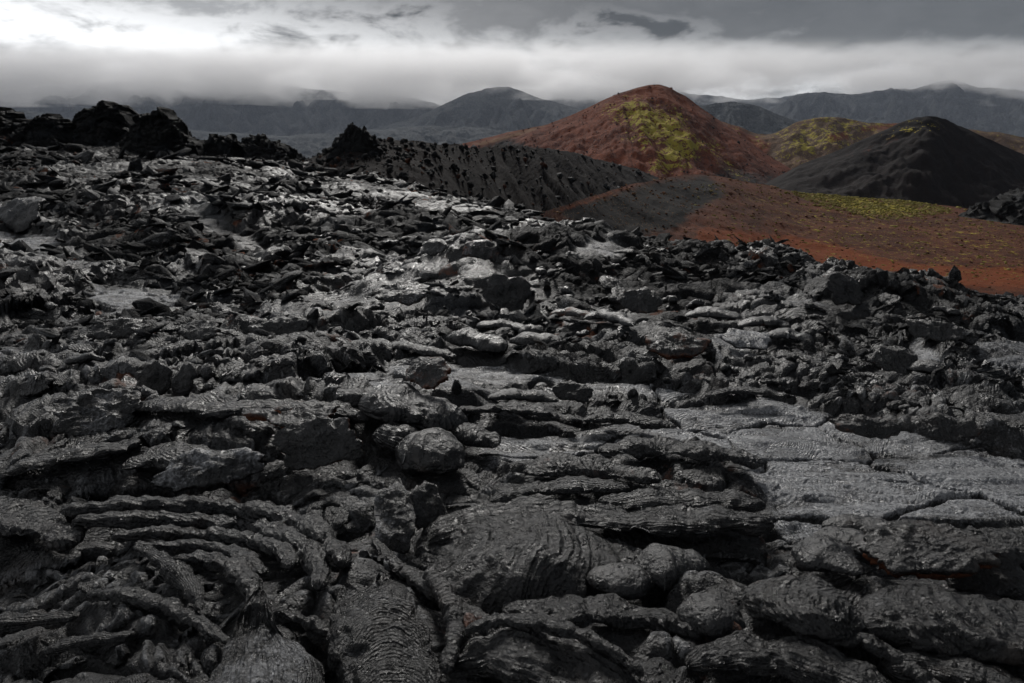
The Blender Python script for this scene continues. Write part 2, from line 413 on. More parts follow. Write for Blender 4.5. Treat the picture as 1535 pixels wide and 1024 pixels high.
F('lava_lobe', pts=[(392, 890, 14), (385, 925, 34), (382, 975, 58), (385, 1040, 84), (388, 1100, 90)], hk=.55, fold=('long', .045, .012, .2), ash=.42, lift=.05, label='pale root-like lobe fanning out down to the bottom edge, left of centre', cat='lava lobe')
F('lava_rope', pts=[(420, 905, 8), (470, 925, 12), (530, 948, 13), (560, 965, 10)], hk=.9, fold=('twist', .12, .007, .5), label='thin knotted rope leading right from the top of the root-like lobe', cat='lava rope')
F('lava_lobe', pts=[(520, 870, 22), (552, 905, 52), (580, 960, 72), (595, 1020, 66), (600, 1070, 50)], hk=.5, fold=('cross', .032, .008, .8), ash=.18, label='crinkled mound between the root-like lobe and the knobbly rope', cat='lava lobe')
F('lava_rope', pts=[(640, 862, 10), (662, 885, 15), (680, 918, 16), (684, 950, 15), (676, 985, 13), (668, 1010, 8)], hk=1.0, fold=('cross', .05, .010, .4), lift=.05, label='knobbly rope curving down just right of the crinkled mound', cat='lava rope')
F('lava_rope', pts=[(560, 800, 6), (600, 842, 12), (645, 872, 14), (700, 905, 14), (745, 925, 9)], hk=.8, fold=('twist', .12, .008, .5), label='dark twisted rope running down right under the rope-folded fan', cat='lava rope')
F('lava_lobe', pts=[(690, 985, 20), (740, 970, 40), (800, 985, 58), (880, 1010, 66), (950, 1050, 60)], hk=.6, fold=('long', .09, .009, .2), lift=.02, label='arched black lobe with lengthwise strands at the bottom edge, centre', cat='lava lobe')
F('lava_rope', pts=[(700, 962, 7), (750, 948, 12), (820, 956, 13), (880, 975, 12), (930, 1005, 10), (960, 1030, 8)], hk=1.0, fold=('twist', .15, .005, .4), lift=.10, label='rounded rope bordering the arched lobe at the bottom edge', cat='lava rope')
F('lava_lobe', pts=[(1130, 895, 24), (1165, 898, 48), (1215, 910, 62), (1262, 925, 50), (1290, 935, 22)], hk=.8, fold=('cross', .06, .008, .8), lift=.02, label='big round black dome with a dark blunt end, lower right', cat='lava lobe')
F('lava_lobe', pts=[(1300, 925, 26), (1340, 915, 50), (1410, 915, 60), (1490, 925, 62), (1580, 935, 50), (1640, 940, 30)], hk=.7, fold=('cross', .09, .012, .9), ash=.1, label='wide wrinkled dome at the right edge below the rusty broken crust', cat='lava lobe')
F('lava_toe', pts=[(1025, 915, 22), (1060, 918, 38), (1095, 925, 30), (1112, 930, 12)], hk=.9, rust=.0, label='small smooth dome with a torn brown opening at its foot, right of bottom centre', cat='lava toe')
F('lava_toe', pts=[(1196, 820, 18), (1222, 825, 36), (1256, 838, 36), (1286, 850, 18)], hk=.85, label='biggest smooth boulder-like toe at the near edge of the grey sheet', cat='lava toe')
F('lava_toe', pts=[(1228, 800, 14), (1262, 803, 26), (1300, 816, 26), (1330, 826, 12)], hk=.8, label='dark angular toe just behind the biggest smooth toe', cat='lava toe')
F('lava_toe', pts=[(1240, 782, 12), (1280, 784, 22), (1322, 792, 22), (1345, 800, 10)], hk=.7, label='low dark toe farthest back of the three by the grey sheet', cat='lava toe')
F('lava_lobe', pts=[(1340, 785, 16), (1400, 790, 28), (1470, 800, 32), (1540, 805, 34), (1620, 812, 20)], hk=.45, fold=('long', .12, .004, .2), label='smooth low lobe at right, between the grey sheet and the rusty broken crust', cat='lava lobe')
F('lava_lobe', pts=[(1040, 990, 20), (1100, 975, 34), (1180, 978, 38), (1260, 1000, 40), (1320, 1030, 34)], hk=.7, fold=('long', .06, .007, .3), lift=.02, rust=.1, label='arching folded lobe at the bottom edge, right of centre', cat='lava lobe')
F('lava_lobe', pts=[(1330, 985, 16), (1390, 985, 30), (1460, 1005, 36), (1540, 1040, 36), (1600, 1060, 26)], hk=.7, fold=('long', .05, .007, .3), label='ridged lobe sloping down right into the bottom right corner', cat='lava lobe')
F('lava_rope', pts=[(1240, 960, 8), (1290, 955, 14), (1330, 975, 14), (1380, 1010, 14), (1420, 1050, 12)], hk=1.0, fold=('twist', .13, .006, .4), lift=.03, label='thick rope between the two lobes in the bottom right', cat='lava rope')
F('lava_rope', pts=[(1440, 955, 8), (1490, 960, 13), (1550, 985, 14), (1620, 1010, 12)], hk=.9, fold=('twist', .13, .006, .4), label='rope leaving the right edge just above the bottom right corner', cat='lava rope')
F('lava_lobe', pts=[(760, 900, 14), (840, 905, 28), (920, 905, 30), (1000, 918, 26), (1050, 935, 12)], hk=.5, fold=('cross', .10, .009, .8), label='low crusty lobe directly below the right half of the rope-folded fan', cat='lava lobe')
# pillows and slabs in the middle
F('lava_toe', pts=[(550, 602, 24), (595, 606, 46), (645, 618, 46), (684, 632, 28)], hk=.8, fold=('cross', .10, .010, .7), label='highest of the clustered bulging pillows left of centre, with a brown split crest', cat='lava pillow')
F('lava_toe', pts=[(566, 646, 18), (588, 650, 36), (616, 658, 26)], hk=.8, fold=('long', .08, .006, .4), label='dark egg-like pillow at the left of the bulging cluster', cat='lava pillow')
F('lava_toe', pts=[(606, 664, 24), (640, 674, 44), (676, 690, 28)], hk=.8, fold=('cross', .12, .008, .6), label='dark pillow bulging forward at the front of the cluster left of centre', cat='lava pillow')
F('lava_toe', pts=[(676, 640, 10), (700, 645, 20), (726, 655, 20), (742, 662, 10)], hk=.8, fold=('cross', .07, .006, .6), label='elongated crusty toe jutting right from the bulging pillow cluster', cat='lava toe')
F('lava_lobe', pts=[(185, 690, 14), (230, 678, 30), (280, 672, 34), (310, 668, 16)], hk=.6, fold=('cross', .06, .006, .8), label='speckled rounded lobe at left, above the pale tilted slab', cat='lava lobe')
F('lava_lobe', pts=[(0, 700, 16), (60, 680, 26), (130, 668, 26), (200, 655, 16)], hk=.45, fold=('long', .06, .006, .3), ash=.15, label='long scaly lobe reaching the left edge above the rope bundle', cat='lava lobe')
F('lava_lobe', pts=[(-60, 755, 24), (0, 760, 34), (60, 778, 34), (110, 800, 16)], hk=.5, fold=('cross', .07, .006, .8), label='low mound at the left edge beside the start of the rope bundle', cat='lava lobe')
F('lava_lobe', pts=[(300, 612, 14), (350, 604, 24), (430, 602, 26), (510, 608, 22), (560, 618, 10)], hk=.5, fold=('long', .09, .007, .3), label='broad low lobe behind the rust-rimmed plate, left of the pillow cluster', cat='lava lobe')
F('lava_lobe', pts=[(190, 600, 12), (250, 600, 20), (310, 606, 20), (350, 612, 10)], hk=.5, fold=('cross', .09, .008, .8), label='short humped lobe to the right of the pointed pale plate', cat='lava lobe')
F('lava_toe', pts=[(676, 505, 14), (706, 508, 22), (738, 516, 20), (752, 522, 10)], hk=1.0, fold=('cross', .11, .010, .2), label='barrel-shaped ringed pillow with a flat round end, centre of the field', cat='lava pillow')
F('lava_toe', pts=[(766, 508, 10), (790, 508, 19), (825, 508, 19), (842, 510, 9)], hk=.9, label='smooth capsule pillow right of the ringed barrel pillow', cat='lava pillow')
F('lava_toe', pts=[(718, 486, 8), (745, 484, 15), (775, 488, 13), (790, 492, 7)], hk=.8, label='grey pillow peeping over the ringed barrel pillow', cat='lava pillow')
F('lava_toe', pts=[(780, 496, 8), (795, 494, 13), (808, 496, 8)], hk=.9, label='small knob between the two middle pillows', cat='lava pillow')
F('lava_toe', pts=[(828, 468, 8), (850, 466, 13), (880, 470, 12), (890, 472, 6)], hk=.8, rust=.5, label='brown-blotched pillow in the row right of centre', cat='lava pillow')
F('lava_toe', pts=[(878, 474, 7), (900, 470, 12), (930, 476, 12), (950, 484, 6)], hk=.8, label='dark sagging pillow next right of the brown-blotched one', cat='lava pillow')
F('lava_toe', pts=[(1366, 548, 12), (1388, 546, 19), (1408, 550, 15), (1418, 552, 8)], hk=1.0, ash=.3, label='pale round ball of lava at right, on the far side of the grey sheet', cat='lava ball')
F('lava_toe', pts=[(1030, 470, 10), (1060, 466, 18), (1095, 470, 14), (1110, 474, 6)], hk=.7, label='leftmost smooth pillow in the heap right of centre', cat='lava pillow')
F('lava_toe', pts=[(1110, 484, 9), (1140, 478, 16), (1170, 482, 13), (1184, 488, 6)], hk=.7, rust=.15, label='middle pillow in the heap right of centre, above the small grey flat', cat='lava pillow')
F('lava_toe', pts=[(1150, 500, 8), (1180, 498, 16), (1205, 504, 14), (1216, 510, 6)], hk=.8, label='dark pillow at the right end of the heap beyond the grey sheet', cat='lava pillow')
F('lava_lobe', pts=[(600, 630, 8), (690, 606, 10), (760, 604, 15), (830, 612, 16), (862, 622, 8)], hk=.45, fold=('long', .05, .005, .3), label='slim leaf-shaped lobe on the flat right of the pillow cluster', cat='lava lobe')
F('lava_lobe', pts=[(870, 622, 8), (910, 618, 14), (960, 622, 16), (1010, 632, 10)], hk=.5, fold=('long', .06, .006, .3), label='striped low lobe at the left margin of the grey sheet', cat='lava lobe')
F('lava_toe', pts=[(736, 592, 8), (770, 588, 14), (815, 592, 13), (835, 596, 6)], hk=.6, label='low smooth lobe in the strip between the grey flats', cat='lava toe')
F('lava_lobe', pts=[(520, 512, 8), (560, 508, 14), (620, 516, 15), (680, 528, 10)], hk=.55, fold=('cross', .12, .012, .8), label='bulging pleated lobe left of the ringed barrel pillow', cat='lava lobe')
F('lava_lobe', pts=[(240, 490, 6), (290, 484, 10), (340, 492, 10), (370, 500, 5)], hk=.5, fold=('long', .08, .006, .3), label='slanting plank-like lobe near the left middle', cat='lava lobe')
F('lava_lobe', pts=[(1060, 585, 6), (1100, 578, 11), (1150, 580, 11), (1180, 586, 5)], hk=.5, fold=('long', .08, .006, .3), label='dark flat lobe at the far rim of the grey sheet', cat='lava lobe')

# plates of broken crust: centre, half length / half depth in photo pixels, yaw (deg), tilt toward the eye (deg), roll, lift
PLATES = [
 dict(c=(318, 712), a=78, b=26, yaw=24, tilt=34, roll=0, th=.035, lift=.10, ash=.55, rust=0, label='long pale tilted slab above the rope bundle at left'),
 dict(c=(478, 676), a=66, b=36, yaw=-8, tilt=52, roll=-6, th=.025, lift=.10, ash=.12, rust=0, under=1, label='curled dark plate with a rusty rim, left of the pillow cluster'),
 dict(c=(150, 622), a=56, b=34, yaw=28, tilt=38, roll=0, th=.04, lift=.08, ash=.4, rust=0, label='pointed pale plate leaning on the left side of the field'),
 dict(c=(592, 775), a=30, b=58, yaw=8, tilt=30, roll=0, th=.03, lift=.05, ash=.42, rust=0, label='upright pale striated slab left of the rope-folded fan'),
 dict(c=(640, 760), a=30, b=34, yaw=30, tilt=48, roll=8, th=.03, lift=.05, ash=.1, rust=0, label='smaller dark slab leaning right beside the upright pale slab'),
 dict(c=(1385, 838), a=92, b=34, yaw=-4, tilt=14, roll=-4, th=.030, lift=.115, ash=.2, rust=0, under=1, label='broad lifted crust sheet with a rusty cave beneath, lower right'),
 dict(c=(1478, 848), a=56, b=46, yaw=-28, tilt=42, roll=10, th=.045, lift=.05, ash=.05, rust=0, label='black angular slab leaning against the right end of the rusty cave'),
 dict(c=(440, 640), a=70, b=18, yaw=-10, tilt=12, roll=2, th=.02, lift=.16, ash=.1, rust=.3, under=1, label='thin rust-edged flap of crust overhanging the curled dark plate'),
 dict(c=(640, 585), a=40, b=22, yaw=-36, tilt=40, roll=0, th=.02, lift=.2, ash=.25, rust=.45, under=1, label='thin brown-rimmed shell capping the pillow cluster'),
 dict(c=(230, 572), a=26, b=24, yaw=10, tilt=70, roll=-14, th=.05, lift=.07, ash=0, rust=0, label='dark standing block left of the pale round stub'),
 dict(c=(277, 572), a=16, b=26, yaw=-20, tilt=62, roll=10, th=.06, lift=.06, ash=.3, rust=0, label='pale rounded stub beside the dark standing block'),
 dict(c=(1080, 938), a=34, b=20, yaw=-30, tilt=60, roll=0, th=.015, lift=.02, ash=0, rust=.8, label='torn brown flap at the foot of the small smooth dome'),
 dict(c=(1400, 505), a=40, b=14, yaw=-38, tilt=50, roll=0, th=.03, lift=.12, ash=.25, rust=0, label='long striated slab tipped over at right behind the lava ball'),
 dict(c=(1340, 545), a=30, b=20, yaw=-30, tilt=45, roll=8, th=.03, lift=.10, ash=0, rust=.1, label='black slab standing left of the lava ball'),
 dict(c=(1265, 445), a=32, b=22, yaw=14, tilt=58, roll=10, th=.04, lift=.14, ash=.05, rust=0, label='tall dark slab rising from the rubble slope at right'),
 dict(c=(1300, 640), a=46, b=14, yaw=-8, tilt=28, roll=6, th=.03, lift=.06, ash=.1, rust=.3, label='rust-edged slab lying on the far edge of the grey sheet'),
 dict(c=(1420, 640), a=40, b=18, yaw=-18, tilt=38, roll=-6, th=.03, lift=.05, ash=.05, rust=.1, label='dark curved slab at the right rim of the grey sheet'),
 dict(c=(860, 585), a=30, b=14, yaw=0, tilt=40, roll=10, th=.02, lift=.04, ash=.1, rust=0, label='small dark crust wedge on the middle flat'),
 dict(c=(720, 395), a=24, b=14, yaw=10, tilt=45, roll=5, th=.03, lift=.25, ash=.35, rust=.35, label='pale tan slab perched on the central rubble mound'),
 dict(c=(650, 385), a=20, b=12, yaw=-20, tilt=40, roll=0, th=.03, lift=.2, ash=.3, rust=0, label='grey slab on the slope left of the pale tan one'),
 dict(c=(760, 450), a=34, b=26, yaw=6, tilt=66, roll=0, th=.04, lift=.15, ash=0, rust=0, label='black upright slab shadowing the hollow at centre'),
 dict(c=(600, 445), a=40, b=16, yaw=12, tilt=30, roll=0, th=.03, lift=.12, ash=.3, rust=.15, label='grey slab in the flat left of the central mound'),
 dict(c=(1120, 505), a=34, b=14, yaw=0, tilt=18, roll=3, th=.03, lift=.03, ash=.7, rust=0, label='pale flat crust in front of the pillow heap right of centre'),
 dict(c=(30, 330), a=38, b=26, yaw=-14, tilt=44, roll=0, th=.08, lift=.2, ash=.25, rust=0, label='smooth grey slab at the left edge under the rubble'),
 dict(c=(180, 500), a=40, b=16, yaw=18, tilt=40, roll=0, th=.03, lift=.1, ash=.05, rust=.15, label='dark winged plate at left behind the pale flat'),
 dict(c=(300, 500), a=36, b=14, yaw=-16, tilt=36, roll=0, th=.03, lift=.08, ash=.1, rust=.1, label='dark shingled plate near the left middle'),
 dict(c=(420, 500), a=40, b=16, yaw=10, tilt=40, roll=-6, th=.03, lift=.1, ash=.1, rust=.1, label='humped plate in the left middle beside the pleated lobe'),
 dict(c=(960, 460), a=30, b=18, yaw=-8, tilt=48, roll=0, th=.03, lift=.12, ash=.15, rust=.2, label='upturned crust plate between the pillow row and the pillow heap'),
 dict(c=(1010, 530), a=44, b=18, yaw=-6, tilt=30, roll=0, th=.025, lift=.14, ash=.1, rust=.4, under=1, label='overhanging brown-lipped plate just above the middle flat'),
]
def _disc_list():
    out = []
    for f in FEATS:
        g = 1.18 if (f['kind'] == 'lava_toe' and f['pts'][0][1] > 560) else (1.3 if f.get('group') else 1.0)
        f['pts'] = [(u, v, w*g) for u, v, w in f['pts']]
        if f['kind'] == 'lava_toe': f['lift'] = f.get('lift', 0) + .018
        P = [on_ground(u, v) for u, v, w in f['pts']]
        f['P'] = P; f['W'] = [w*depth_of(p)/FPX for p, (u, v, w) in zip(P, f['pts'])]
        for i in range(len(P)-1):
            for t in (0, .33, .67):
                out.append((P[i][0]*(1-t)+P[i+1][0]*t, P[i][1]*(1-t)+P[i+1][1]*t, f['W'][i]*(1-t)+f['W'][i+1]*t))
    p = on_ground(*FAN['c']); FAN['P'] = p
    out += [(p[0]+.35, p[1]+.05, .42), (p[0]+.62, p[1]-.05, .25), (p[0]+.2, p[1]+.3, .3)]
    for f in PLATES:
        p = on_ground(*f['c']); f['P'] = p; k = depth_of(p)/FPX
        f['A'] = f['a']*k; f['B'] = f['b']*k
        out.append((p[0], p[1], min(f['A'], f['B']*1.3)))
    return out
FG_N = (900, 800); FG_X = (-9, 9); FG_Y = (0, 16)
FG = np.zeros(FG_N, np.float32)
def footprints():
    gx = np.linspace(*FG_X, FG_N[0]); gy = np.linspace(*FG_Y, FG_N[1])
    for x, y, r in _disc_list():
        R = r*1.6 + .03
        i0, i1 = np.searchsorted(gx, [x-R, x+R]); j0, j1 = np.searchsorted(gy, [y-R, y+R])
        if i1 <= i0 or j1 <= j0: continue
        d = np.hypot(gx[i0:i1, None]-x, gy[None, j0:j1]-y)
        FG[i0:i1, j0:j1] = np.maximum(FG[i0:i1, j0:j1], 1-sstep(d, r*.7, R))
def foot_mask(x, y):
    fx = (x-FG_X[0])/(FG_X[1]-FG_X[0])*(FG_N[0]-1); fy = (y-FG_Y[0])/(FG_Y[1]-FG_Y[0])*(FG_N[1]-1)
    ok = (fx > 0) & (fy > 0) & (fx < FG_N[0]-1.01) & (fy < FG_N[1]-1.01)
    fx = np.where(ok, fx, 0); fy = np.where(ok, fy, 0)
    i = fx.astype(int); j = fy.astype(int); a = fx-i; b = fy-j
    m = FG[i, j]*(1-a)*(1-b)+FG[i+1, j]*a*(1-b)+FG[i, j+1]*(1-a)*b+FG[i+1, j+1]*a*b
    return np.where(ok, m, 0)
footprints()
SHEETS = [([(1000, 596), (1150, 584), (1290, 612), (1400, 640), (1535, 668), (1700, 700), (1700, 800), (1535, 760), (1400, 765), (1290, 768), (1190, 800), (1140, 720), (1100, 668), (960, 640)], 1.0),
          ([(700, 640), (860, 640), (1010, 600), (1110, 660), (960, 650), (820, 690), (740, 690)], .75),
          ([(560, 536), (700, 534), (900, 556), (1040, 570), (1000, 596), (820, 580), (690, 575), (600, 556)], .75),
          ([(440, 552), (560, 548), (620, 560), (560, 582), (450, 576)], .7),
          ([(0, 344), (70, 346), (95, 362), (60, 372), (0, 366), (-200, 366), (-200, 344)], .9),
          ([(130, 420), (260, 428), (280, 452), (180, 462), (140, 452)], .8),
          ([(-200, 516), (0, 515), (80, 520), (90, 536), (20, 544), (-200, 544)], .95),
          ([(1460, 500), (1560, 500), (1700, 505), (1700, 560), (1535, 556), (1480, 540)], .75),
          ([(1336, 500), (1400, 515), (1450, 545), (1430, 560), (1370, 540)], .8),
          ([(1045, 500), (1110, 490), (1155, 505), (1130, 530), (1070, 536)], .85),
          ([(250, 300), (330, 310), (420, 380), (380, 384), (300, 340)], .45),
          ([(240, 400), (300, 402), (320, 425), (260, 425)], .5),
          ([(480, 440), (600, 432), (660, 440), (600, 462), (500, 470)], .55),
          ([(850, 360), (920, 352), (960, 372), (930, 388), (860, 385)], .6),
          ([(1140, 790), (1190, 800), (1160, 850), (1050, 830), (1030, 800)], .35),
          ([(420, 276), (560, 268), (700, 300), (820, 330), (760, 338), (600, 312), (460, 300)], .3),
          ([(60, 232), (200, 236), (340, 290), (250, 300), (120, 262)], .22)]
def sheet_mask(x, y, z=None):
    P = np.stack([x, y, np.zeros_like(x) if z is None else z], -1)
    u, v = proj(P)
    wob = 10*noise2(x*1.6, y*1.6, 31)
    m = np.zeros(x.shape)
    for poly, k in SHEETS:
        pa = np.array(poly, float)
        sel = (u > pa[:, 0].min()-40) & (u < pa[:, 0].max()+40) & (v > pa[:, 1].min()-30) & (v < pa[:, 1].max()+30) & (y > 0.5)
        if sel.any():
            mm = np.zeros(x.shape); mm[sel] = in_poly(u[sel]+wob[sel]*1.5, v[sel]+wob[sel]*.5, poly, 9)*k
            m = np.maximum(m, mm)
    return m
def lava_detail(x, y):
    """height, sideways push and attributes of the lava surface"""
    mac = macro(x, y)
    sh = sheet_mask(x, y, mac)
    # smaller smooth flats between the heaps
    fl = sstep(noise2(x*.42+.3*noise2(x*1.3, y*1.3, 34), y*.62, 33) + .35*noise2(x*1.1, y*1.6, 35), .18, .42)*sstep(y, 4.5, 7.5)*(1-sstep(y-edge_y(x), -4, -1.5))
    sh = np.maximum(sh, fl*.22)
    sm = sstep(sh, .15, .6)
    wx = x + .30*fbm2(x*.9, y*.9, 3, seed=101) ; wy = y + .30*fbm2(x*.9, y*.9, 3, seed=131)
    H = np.zeros(x.shape); DX = np.zeros(x.shape); DY = np.zeros(x.shape)
    near = 1 - sstep(y, 3.0, 9.0)
    rough = np.clip(.75 + .5*noise2(x*.28, y*.28, 55), .25, 1.2)*(1-.85*sm)
    crease = np.zeros(x.shape)
    for i, (sc, amp, st) in enumerate(((1.15, .21, .62), (.52, .125, .6), (.23, .060, .7), (.10, .024, .8))):
        a = .5*noise2(x*.4, y*.4, 200+i)
        cx = (wx*np.cos(a) - wy*np.sin(a))/sc*st; cy = (wx*np.sin(a) + wy*np.cos(a))/sc/st*.9
        if i: cx = cx + .4*noise2(x/sc*.7, y/sc*.7, 211+i); cy = cy + .4*noise2(x/sc*.7, y/sc*.7, 231+i)
        f1, f2, c, ox, oy = worley2(cx, cy, 300+i*7)
        dome = np.sqrt(np.clip(1-(f1/.78)**2, 0, 1))
        edge = sstep(f2-f1, 0, .22)
        k = amp*rough*(1 - (.0, .35, .5, .6)[i]*sstep(y, 9, 20))
        if i == 0: k = k*(1-.35*near)
        tilt = (ox*(c-.5) + oy*(_R1[(c*65535).astype(int)]-.5))*1.3
        H = H + k*(dome*(.45+1.0*c)*edge + tilt)
        crease = np.maximum(crease, (1-edge)*(.5+.5*(i < 2)))
        DX = DX - ox*sc*.30*dome*rough*(i < 3); DY = DY - oy*sc*.30*dome*rough*(i < 3)
    hol = fbm2(x*.42, y*.55, 3, .5, seed=391)
    H = H + (.26*np.clip(np.abs(hol)*2.2, 0, 1) - .12)*sstep(y, 4.5, 9)*(1-sm)*(1-.5*sstep(y, 25, 40))
    q2 = fbm2(wx*.36, wy*.42, 3, .5, seed=395) + .05*x
    bf = np.abs(np.sin(q2*26 + 1.5*noise2(x*1.7, y*1.7, 396)))**.7
    H = H + .085*bf*sstep(y, 3.5, 8)*(1-sm)*np.clip(.6+noise2(x*.8, y*.8, 397), .1, 1.2)
    rd = ridged2(wx*1.9, wy*2.6, 4, .55, seed=401)
    H = H + .055*(rd-.8)*rough*(1+.5*sstep(y, 7, 14))
    # jagged edge towards the margin
    jag = sstep(y - edge_y(x), -9, -1)
    H = H + jag*.10*(ridged2(x*2.2, y*2.2, 3, .6, seed=441)-.7)
    # rope folds: contours of a warped field
    q = fbm2(wx*.75, wy*.75, 2, seed=501) + .16*x - .07*y
    ph = q*95
    rope = sstep(noise2(x*.55, y*.55, 521), -.25, .25)*(1-.8*sm)
    fold = np.abs(np.sin(ph*.5 + 2*noise2(x*5, y*5, 541)))
    H = H + rope*.020*fold*(.6+.7*noise2(x*3, y*3, 551))*(1-.5*sstep(y, 8, 20))
    fm = foot_mask(x, y)
    me_ = y - edge_y(x)
    damp = (1-.38*sstep(y, 4, 8))*(1-.35*sstep(me_, -5, -1)*sstep(x, -3, 2))
    H = (H - .24)*damp*(1-.75*fm)*(1-.8*sm) - .02*fm - .05*sm
    DX = DX*(.4+.6*damp); DY = DY*(.4+.6*damp)
    DX = DX*(1-fm); DY = DY*(1-fm)
    # platy sheet: shallow steps and contraction cracks
    sx = x*1.0 + .5*fbm2(x*.8, y*.8, 3, seed=601); sy = y*1.6 + .5*fbm2(x*.8, y*.8, 3, seed=611)
    g1, g2, gc, _, _ = worley2(sx*.85, sy*.85, 621)
    crack = 1 - sstep(g2-g1 + .02*noise2(x*6, y*6, 629), .008, .046)
    e1, e2, ec, eox, eoy = worley2(x*1.7+.7*fbm2(x*1.5, y*1.5, 3, seed=631), y*5.2+.7*fbm2(x*1.5, y*1.5, 3, seed=641), 651)
    step = sstep(e2-e1, 0, .12)
    strk = fbm2(x*1.1 + .3*noise2(x*2, y*2, 671), y*5.5, 5, .6, seed=661)
    ter = strk*2.2 + .5*noise2(x*.8, y*1.6, 665); tf = ter-np.floor(ter)
    H = H + sm*(.030*gc - .075*crack + .006*ec*step + .010*(np.floor(ter) + sstep(tf, .80, 1)) + .006*strk)
    far = sstep(y, 12, 28)
    n = fbm2(x*1.3, y*1.3, 4, .6, seed=701)
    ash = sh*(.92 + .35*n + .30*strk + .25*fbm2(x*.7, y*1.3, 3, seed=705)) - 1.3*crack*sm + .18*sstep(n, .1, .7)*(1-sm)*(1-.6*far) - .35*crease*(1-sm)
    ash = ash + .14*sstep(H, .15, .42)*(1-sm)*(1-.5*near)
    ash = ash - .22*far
    rust = np.clip(.25+1.1*noise2(x*.7, y*.7, 801), 0, 1)*sstep(fbm2(x*3.2, y*3.2, 3, seed=811), .15, .6)*(1-sm)*1.1*(1-.3*near) + .1*crease
    crest_light = np.clip((H + .05)/.30, 0, 1)  # crest highlight mask from height, not used further
    global DULL, CELL, SMOOTH
    CELL = gc; SMOOTH = sm
    DULL = np.clip(sstep(noise2(x*.25, y*.3, 901)+.4*noise2(x*.9, y*.9, 902), -.25, .15)*sstep(y, 5, 9) + .45*far, 0, 1)*(1-sm*.8)
    return mac, H, DX, DY, ash, rust, ph, np.clip(rope + .25, 0, 1)
def ground(x, y):
    x = np.atleast_1d(np.asarray(x, float)); y = np.atleast_1d(np.asarray(y, float))
    m, H, *_ = lava_detail(x, y)
    return m + H
def build_lava():
    NR, NC = 1010, 535
    Y = 1.05*np.exp(np.linspace(0, math.log(98/1.05), NR))
    T = np.linspace(-.93, .93, NC)
    y = Y[:, None]*np.ones(NC)[None]; x = Y[:, None]*T[None]
    x = x.ravel(); y = y.ravel()
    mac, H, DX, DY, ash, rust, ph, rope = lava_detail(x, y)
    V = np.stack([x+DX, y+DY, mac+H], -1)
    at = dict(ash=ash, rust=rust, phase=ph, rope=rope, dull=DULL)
    Fc = grid_faces(NR, NC)
    # the cracked sheet: every plate between the cracks is a piece of its own
    c4 = CELL[Fc]; s4 = SMOOTH[Fc].min(1)
    okp = (c4.max(1) - c4.min(1) < 1e-7) & (s4 > .5) & (y[Fc[:, 0]] < 9) & (np.abs(x[Fc[:, 0]]/y[Fc[:, 0]]) < .9)
    ids, inv, cnt = np.unique(np.where(okp, c4[:, 0], -1), return_inverse=True, return_counts=True)
    inv = inv.ravel(); take = np.zeros(len(Fc), bool); plates = []
    for q in range(len(ids)):
        if ids[q] >= 0 and cnt[q] > 250:
            sel = inv == q; take |= sel; plates.append(Fc[sel])
    def sub(name, F_, o):
        used, iv = np.unique(F_.ravel(), return_inverse=True)
        return mesh_from(name, V[used]-o, iv.reshape(F_.shape), M_LAVA, {k: a[used] for k, a in at.items()})
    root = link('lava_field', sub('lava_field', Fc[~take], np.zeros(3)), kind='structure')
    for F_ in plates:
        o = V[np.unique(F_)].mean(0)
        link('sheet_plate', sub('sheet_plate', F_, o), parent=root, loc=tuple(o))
build_lava()

